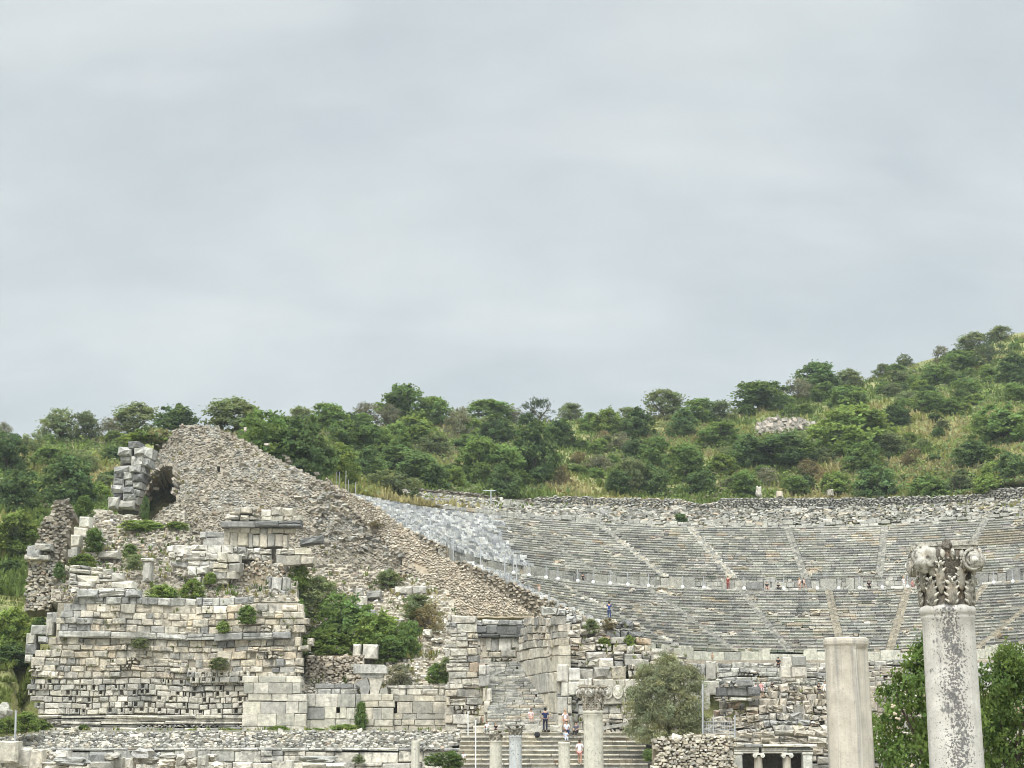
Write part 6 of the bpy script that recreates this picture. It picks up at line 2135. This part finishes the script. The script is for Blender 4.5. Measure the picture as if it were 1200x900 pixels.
# little weeds rooted in the joints, countless
wm = MB()
def weed(p, h_, tone):
    for q in range(7):
        a = R.uniform(0, 2 * PI); d = Vector((math.cos(a), math.sin(a), 0)); e = Vector((-d.y, d.x, 0)) * h_ * R.uniform(.1, .22)
        o_ = p + d * h_ * R.uniform(0, .5)
        tip = o_ + d * h_ * .4 + Z1 * h_ * R.uniform(.5, 1.1)
        k = R.uniform(.7, 1.3)
        wm.add([o_ - e, o_ + e, tip + e * .5, tip - e * .5], [(0, 1, 2, 3)], tuple(x * k for x in tone))
for i in range(420):
    px, py = R.uniform(60, 365), R.uniform(612, 700)
    if inside(TERR, px, py): weed(P(px, py, terrY(px, py)) + YN * .2, R.uniform(.15, .5), R.choice(((.13, .17, .05), (.2, .19, .08), (.08, .12, .04))))
for i in range(500):
    px, py = R.uniform(355, 540), R.uniform(662, 812)
    if inside(SLOPE, px, py) and fbm(px * .04, py * .04, 6) > -.05: weed(P(px, py, slopeY(px, py)) + YN * .2, R.uniform(.15, .5), R.choice(((.15, .17, .06), (.25, .22, .1), (.10, .13, .05))))
for i in range(260):
    px = R.uniform(40, 545); py = R.uniform(855, 864)
    weed(P(px, py, 118.6 + R.uniform(-1.4, 1.4)) * 1.0, R.uniform(.12, .32), R.choice(((.13, .18, .05), (.2, .2, .08))))
for i in range(160):
    px, py = R.uniform(170, 520), R.uniform(520, 690)
    if inside(MOUND, px, py): weed(P(px, py, moundY(px, py)) + YN * .15, R.uniform(.1, .35), (.17, .16, .07))
for i in range(240):
    px, py = R.uniform(50, 360), R.uniform(700, 800)
    if inside(FAC, px, py) and fbm(px * .05, py * .05, 8) > .1: weed(P(px, py, FY - .12), R.uniform(.08, .25), (.14, .16, .06))
for i in range(200):
    px, py = R.uniform(620, 960), R.uniform(725, 860)
    if inside(RT, px, py) or inside(RR, px, py): weed(P(px, py, stepY(px, py) - .35 if px < 822 else ruinY(px, py) - .45), R.uniform(.08, .28), (.15, .16, .06))
tag(wm.build('weeds', M['grass']), 'small weeds rooted in the joints of the ruins', 'weeds', None, 'stuff')

# ------------------------------------------------------------------ olive tree before the stepped ruin
p = P(781, 872, 107.0)
ol = empty('olive_tree', (p.x, 107.0, p.z)); tag(ol, 'rounded silver-green olive tree beside the broad steps', 'tree')
s = 107.0 / FPX
cb = crown(501, (.19, .205, .122), lobes=14, clumps=330, per=70, leaf=.019, spread=.070, up=.25, strands=.22)
o = link_mesh('crown', cb.mesh('crown', M['leaf']), ol); o.scale = (102 * s, 95 * s, 96 * s); o.location = (0, 0, .05)
o = link_mesh('trunk', trunk_mb(77, r0=.05).mesh('trunk', M['bark']), ol); o.scale = (5.0, 5.0, 5.0)

# ------------------------------------------------------------------ leafy trees behind the tall column
def near_tree(px, top, ww, Y, seed, lab, tone):
    g = -2.25
    c = P(px, top, Y)
    root = empty('leafy_tree', (c.x, Y, g)); tag(root, lab, 'tree')
    h_ = c.z - g
    W = ww * Y / FPX
    cb = crown(seed, tone, lobes=22, clumps=330, per=58, leaf=.0165, spread=.060, up=.3)
    o = link_mesh('crown', cb.mesh('crown', M['leaf']), root); o.scale = (W, W, h_ * 1.0)
    o = link_mesh('trunk', trunk_mb(seed, n_limbs=6, r0=.03).mesh('trunk', M['bark']), root); o.scale = (W * .9, W * .9, h_)
    return root, c, W, h_
r1, c1, W1, h1 = near_tree(1082, 756, 142, 44.0, 611, 'leafy green tree with a few pale blossoms left behind the tall spotted column', (.115, .170, .050))
r2, c2, W2, h2 = near_tree(1186, 756, 130, 45.0, 633, 'leafy green tree at the right edge behind the tall spotted column', (.112, .165, .050))
bl = MB()
for (px, py) in ((1049, 836), (1047, 827), (1052, 842), (1068, 897)):
    for q in range(5):
        bl.blob(P(px + R.uniform(-2, 2), py + R.uniform(-1.5, 1.5), 44.0 - W1 * .42), .035, .03, .03, (.5, .45, .36), q, .3, 6, 5)
bl.build('blossoms', M['grass'], r1)
# ------------------------------------------------------------------ people
SKIN = plain_mat('skin', (.42, .25, .17), .6, .08)
_cm = {}
def cloth(c):
    if c not in _cm: _cm[c] = plain_mat('cloth', c, .9, .18, 9)
    return _cm[c]
def skin_mesh(vd, edges, name, sub=2):
    names = list(vd)
    me = bpy.data.meshes.new(name)
    me.from_pydata([vd[n][0] for n in names], [(names.index(a), names.index(b_)) for a, b_ in edges], [])
    ob = bpy.data.objects.new(name, me)
    COL.objects.link(ob)
    md = ob.modifiers.new('s', 'SKIN')
    md.use_smooth_shade = True
    for i, n in enumerate(names):
        r = vd[n][1]
        me.skin_vertices[0].data[i].radius = r if isinstance(r, tuple) else (r, r)
        me.skin_vertices[0].data[i].use_root = (i == 0)
    ms = ob.modifiers.new('u', 'SUBSURF'); ms.levels = sub; ms.render_levels = sub
    dg = bpy.context.evaluated_depsgraph_get()
    res = bpy.data.meshes.new_from_object(ob.evaluated_get(dg))
    res.name = name
    bpy.data.objects.remove(ob)
    return res
def pose(kind):
    V = Vector
    J = dict(pelvis=V((0, 0, .93)), waist=V((0, 0, 1.08)), chest=V((0, -.01, 1.30)), collar=V((0, 0, 1.42)), neck=V((0, -.01, 1.50)), head=V((0, -.03, 1.60)), crown=V((0, -.015, 1.68)))
    for s, n in ((-1, 'r'), (1, 'l')):
        J['sh' + n] = V((s * .175, 0, 1.40)); J['el' + n] = V((s * .235, .02, 1.13)); J['wr' + n] = V((s * .235, -.07, .90))
        J['hip' + n] = V((s * .095, 0, .88)); J['kn' + n] = V((s * .105, -.02, .48)); J['an' + n] = V((s * .105, .01, .08)); J['toe' + n] = V((s * .12, -.15, .035))
    if kind == 'walk':
        J['knl'] = V((.10, -.25, .56)); J['anl'] = V((.10, -.22, .16)); J['toel'] = V((.11, -.38, .13))
        J['knr'] = V((-.10, .02, .47)); J['anr'] = V((-.10, .12, .09)); J['toer'] = V((-.11, -.03, .035))
        J['ell'] = V((.24, .10, 1.14)); J['wrl'] = V((.24, .06, .90)); J['elr'] = V((-.24, -.06, 1.14)); J['wrr'] = V((-.22, -.25, .99))
    if kind == 'photo':
        J['elr'] = V((-.24, -.24, 1.28)); J['wrr'] = V((-.09, -.34, 1.50)); J['ell'] = V((.24, -.24, 1.28)); J['wrl'] = V((.09, -.34, 1.50))
    if kind in ('sit', 'lean'):
        dz = .50
        for k in ('pelvis', 'waist', 'chest', 'collar', 'neck', 'head', 'crown', 'shr', 'shl'): J[k] = J[k] - V((0, 0, dz)) + V((0, -.10 * (J[k].z - .93) * (1.6 if kind == 'lean' else .6), 0))
        for s, n in ((-1, 'r'), (1, 'l')):
            J['hip' + n] = V((s * .10, -.02, .42)); J['kn' + n] = V((s * .13, -.42, .47)); J['an' + n] = V((s * .12, -.46, .07)); J['toe' + n] = V((s * .13, -.62, .03))
            J['el' + n] = V((s * .25, -.12, .66)); J['wr' + n] = V((s * .13, -.32, .56))
    return J
def figure(kind, shorts=False):
    J = pose(kind)
    b_ = {'pelvis': (J['pelvis'], (.135, .10)), 'waist': (J['waist'], (.118, .088)), 'chest': (J['chest'], (.142, .10)), 'collar': (J['collar'], (.10, .07)), 'neck': (J['neck'], .05), 'head': (J['head'], (.078, .092)), 'crown': (J['crown'], (.066, .08))}
    nose = J['head'] + Vector((0, -.105, .0))
    b_['nose'] = (nose, .016)
    E = [('pelvis', 'waist'), ('waist', 'chest'), ('chest', 'collar'), ('collar', 'neck'), ('neck', 'head'), ('head', 'crown'), ('head', 'nose')]
    for s, n in ((-1, 'r'), (1, 'l')):
        b_['sh' + n] = (J['sh' + n], .056); b_['el' + n] = (J['el' + n], .042); b_['wr' + n] = (J['wr' + n], .028)
        b_['hip' + n] = (J['hip' + n], .085); b_['kn' + n] = (J['kn' + n], .056); b_['an' + n] = (J['an' + n], .038); b_['toe' + n] = (J['toe' + n], .032)
        d = (J['wr' + n] - J['el' + n]).normalized()
        side = d.cross(Vector((0, 1, 0))).normalized() if abs(d.y) < .9 else Vector((1, 0, 0))
        palm = J['wr' + n] + d * .075
        b_['palm' + n] = (palm, (.032, .022))
        E += [('collar', 'sh' + n), ('sh' + n, 'el' + n), ('el' + n, 'wr' + n), ('wr' + n, 'palm' + n), ('pelvis', 'hip' + n), ('hip' + n, 'kn' + n), ('kn' + n, 'an' + n), ('an' + n, 'toe' + n)]
        for f, (o_, L) in enumerate(((-.026, .075), (-.009, .088), (.009, .083), (.025, .066))):
            k1, k2 = 'f%d%s' % (f, n), 'g%d%s' % (f, n)
            b_[k1] = (palm + side * o_ + d * L * .55, .009)
            b_[k2] = (palm + side * o_ + d * L + Vector((0, -.018, 0)), .007)
            E += [('palm' + n, k1), (k1, k2)]
        b_['th' + n] = (J['wr' + n] + d * .05 + Vector((0, -.045, 0)), .010)
        E += [('wr' + n, 'th' + n)]
    body = skin_mesh(b_, E, 'body', 1)
    t_ = {'hem': (J['pelvis'] + Vector((0, 0, -.02)), (.165, .132)), 'waist': (J['waist'], (.152, .12)), 'chest': (J['chest'], (.162, .122)), 'collar': (J['collar'] + Vector((0, 0, -.01)), (.115, .085))}
    E = [('hem', 'waist'), ('waist', 'chest'), ('chest', 'collar')]
    for n in 'rl':
        t_['sh' + n] = (J['sh' + n], .076); t_['el' + n] = (lerp(J['sh' + n], J['el' + n], .85), .062)
        E += [('collar', 'sh' + n), ('sh' + n, 'el' + n)]
    top = skin_mesh(t_, E, 'shirt', 1)
    q_ = {'pelvis': (J['pelvis'] + Vector((0, 0, .04)), (.152, .118))}
    E = []
    for n in 'rl':
        q_['hip' + n] = (J['hip' + n], .102); E += [('pelvis', 'hip' + n)]
        if shorts:
            q_['kn' + n] = (lerp(J['hip' + n], J['kn' + n], .55), .086); E += [('hip' + n, 'kn' + n)]
        else:
            q_['kn' + n] = (J['kn' + n], .072); q_['an' + n] = (lerp(J['kn' + n], J['an' + n], .92), .056); E += [('hip' + n, 'kn' + n), ('kn' + n, 'an' + n)]
    trs = skin_mesh(q_, E, 'trousers', 1)
    hb = MB()
    hb.blob(J['crown'] + Vector((0, .025, .005)), .092, .098, .085, (.1, .1, .1), 3, .12, 12, 8)
    hb.blob(J['head'] + Vector((0, .055, .0)), .084, .055, .10, (.1, .1, .1), 4, .12, 10, 8)
    hair = hb.mesh('hair', None, None, True)
    sb = MB()
    for n in 'rl':
        a = lerp(J['an' + n], J['toe' + n], .45)
        sb.blob(Vector((a.x, a.y, a.z - .012)), .05, .13, .046, (.1,) * 3, 2, .1, 10, 6)
    shoes = sb.mesh('shoes', None, None, True)
    return body, top, trs, hair, shoes
FIG = {}
def person(px, py, hpx, kind, rz, top, bottom, hair, label, Y=None, shorts=False, shoes=(.1, .1, .1), scale=None, loc=None, group=None, extra=None):
    key = (kind, shorts)
    if key not in FIG: FIG[key] = figure(kind, shorts)
    if loc is None: loc = P(px, py, Y)
    s = (loc.y * CP + loc.z * SP) / FPX
    full = {'stand': 1.76, 'walk': 1.76, 'photo': 1.76, 'sit': 1.26, 'lean': 1.22}[kind]
    k = hpx * s / full
    root = empty('person', loc, rz)
    root.scale = (k, k, k)
    tag(root, label, 'person', group)
    for nm, me, mt in zip(('body', 'shirt', 'trousers', 'hair', 'shoes'), FIG[key], (SKIN, cloth(top), cloth(bottom), cloth(hair), cloth(shoes))):
        o = bpy.data.objects.new(nm, me)
        COL.objects.link(o)
        o.parent = root
        if not me.materials: me.materials.append(mt)
        o.material_slots[0].link = 'OBJECT'
        o.material_slots[0].material = mt
    if extra == 'bag':
        hb = MB(); hb.blob(Vector((0, .20, 1.22)), .16, .11, .24, (.1,) * 3, 3, .2, 12, 9, .4)
        o = link_mesh('backpack', hb.mesh('backpack', cloth((.03, .03, .035)), None, True), root)
    return root
NAVY, BLACK, WHITE, PINK = (.018, .028, .085), (.02, .02, .022), (.72, .72, .74), (.62, .36, .38)
DK, BL, BR = (.018, .014, .012), (.30, .20, .10), (.07, .042, .025)
def oncave(px, r, dz=0.0):
    z = cone(r)
    return onc(phi_at(px, r, z), r, z + dz)
person(639, 858, 28.5, 'stand', PI + .1, NAVY, (.02, .022, .04), DK, 'standing person in navy jacket and dark trousers seen from behind before the stairs', 112.0)
person(622, 847, 16.5, 'sit', .15, (.66, .5, .5), (.62, .42, .38), BR, 'person in pale pink sitting on the narrow stairs', 114.2, True)
person(571, 859, 13.5, 'lean', -.5, WHITE, (.35, .37, .35), BR, 'person in white shirt sitting at the left end of the landing', 112.2, extra=None)
person(581, 859, 11.5, 'sit', 0, BLACK, BLACK, BL, 'fair-haired person in black sitting beside the person in white', 112.4)
person(662.5, 857, 25.5, 'stand', .2, (.68, .58, .60), (.52, .33, .25), BL, 'fair-haired person in pale pink top standing behind the seated group', 113.0, True)
person(664, 862, 17, 'sit', .1, (.62, .66, .74), NAVY, BR, 'person in pale blue shirt sitting on the top step', 112.0)
person(663, 869, 13.5, 'sit', .2, (.50, .58, .72), (.5, .55, .65), BR, 'child in light blue sitting one step below the group', 111.2)
person(675.5, 863, 17, 'sit', -.4, (.10, .10, .13), BLACK, DK, 'person in dark clothes sitting at the right of the group', 112.0)
person(679.5, 897, 30, 'walk', PI - .2, (.70, .68, .72), (.62, .30, .28), BR, 'person in white top and coral shorts climbing the broad steps', 107.0, True)
person(543, 894, 13, 'sit', .3, WHITE, (.10, .12, .05), DK, 'person in white and green sitting at the left edge of the broad steps', 107.5)
g = oncave(714, 27.5); g.z = P(714, 725, g.y).z
person(714, 725, 20.5, 'photo', PI, (.03, .06, .21), (.04, .06, .15), DK, 'person in bright blue seen from behind on the lower seats', loc=P(714, 725.5, 150.0 + 0))
rk2 = P(714, 725.5, 150.0)
person(683, 681, 12.5, 'stand', .3, BLACK, BLACK, DK, 'lone person in black standing left on the theatre walkway', loc=oncave(683, 38.2))
person(601, 693, 8.5, 'sit', .4, (.02, .05, .045), BLACK, DK, 'person in dark green sitting by the fence posts at the top of the tan bank', loc=oncave(601, 32, .1))
person(632, 700, 11, 'stand', .5, (.55, .42, .36), (.5, .42, .36), BL, 'person in pale clothes standing right of the fence posts', loc=oncave(632, 31, .1))
person(853.5, 694, 17, 'stand', -.3, (.20, .04, .038), (.18, .04, .038), DK, 'person in a red dress standing on the theatre walkway', loc=oncave(853.5, 38.2))
person(898.5, 695, 11, 'sit', .0, BLACK, (.42, .25, .2), DK, 'person in black top sitting first right of the person in red', loc=oncave(898.5, 37.3))
person(912, 695, 10, 'sit', .2, BLACK, BLACK, DK, 'person all in black sitting second right of the person in red', loc=oncave(912, 37.3))
person(937, 697, 15.5, 'stand', -.8, (.62, .50, .44), (.5, .36, .3), BL, 'pale-clothed person standing left of the one with a backpack', loc=oncave(937, 38.2), shorts=True)
person(942.5, 697, 15.5, 'walk', .9, (.55, .42, .36), (.3, .2, .16), DK, 'person bending with a black backpack on the theatre walkway', loc=oncave(942.5, 38.2), shorts=True, extra='bag')
person(1018.5, 697.5, 12, 'sit', 0, BLACK, BLACK, DK, 'person in black sitting on the walkway above the cream column', loc=oncave(1018.5, 37.3))
person(1059.5, 697, 14.5, 'stand', .1, WHITE, (.6, .58, .55), BL, 'person in white standing on the walkway just left of the leafy capital', loc=oncave(1059.5, 38.2))
person(1069.5, 697, 11, 'sit', .2, (.36, .16, .16), (.3, .15, .15), DK, 'person in dull red sitting against the left side of the leafy capital', loc=oncave(1069.5, 37.3))
person(912.5, 782, 13, 'sit', -.3, BLACK, (.025, .012, .014), DK, 'person in black sitting below the pale orchestra wall', loc=P(912.5, 783, 127.3))
person(835, 776, 11.5, 'stand', .4, (.40, .28, .18), (.28, .22, .15), DK, 'person in tan standing below the pale orchestra wall', loc=P(835, 776.5, 128.5))
person(885.5, 811, 10, 'sit', .3, (.68, .58, .56), (.6, .55, .52), DK, 'child in pale clothes sitting beside the dark block', 119.5)
person(892, 811, 12.5, 'sit', .2, (.60, .30, .30), (.6, .4, .4), DK, 'person in pink sitting beside the dark block', 119.3)
person(905, 808, 9.5, 'sit', .2, BLACK, BLACK, DK, 'person in black half hidden on the ruin right of the person in pink', 119.5)
person(959.5, 812, 11.5, 'sit', .2, BLACK, BLACK, DK, 'person in black sitting just left of the cream column', 119.5)
person(966.5, 811, 12, 'sit', -.2, (.70, .66, .62), (.6, .58, .55), BL, 'person in white sitting against the edge of the cream column', 119.5)
# small rucksack left on the steps
m1 = MB(); m1.blob(P(629.5, 861, 111.6), .2, .16, .2, (.1,) * 3, 4, .3, 12, 9, .4)
m1.blob(P(629.5, 862, 111.35), .13, .07, .10, (.1,) * 3, 6, .2, 10, 7, .4)
tag(m1.build('rucksack', cloth(BLACK), None, True), 'small black rucksack lying on the top step', 'bag')
# stone the person in blue stands on
m1 = MB(); m1.block(P(714, 728.3, 149.6), X1, YN, Z1, 1.4, 1.2, .45, pick('cream'), .06, .05)
tag(m1.build('stone_block', M['clean']), 'pale block under the feet of the person in bright blue', 'stone block')
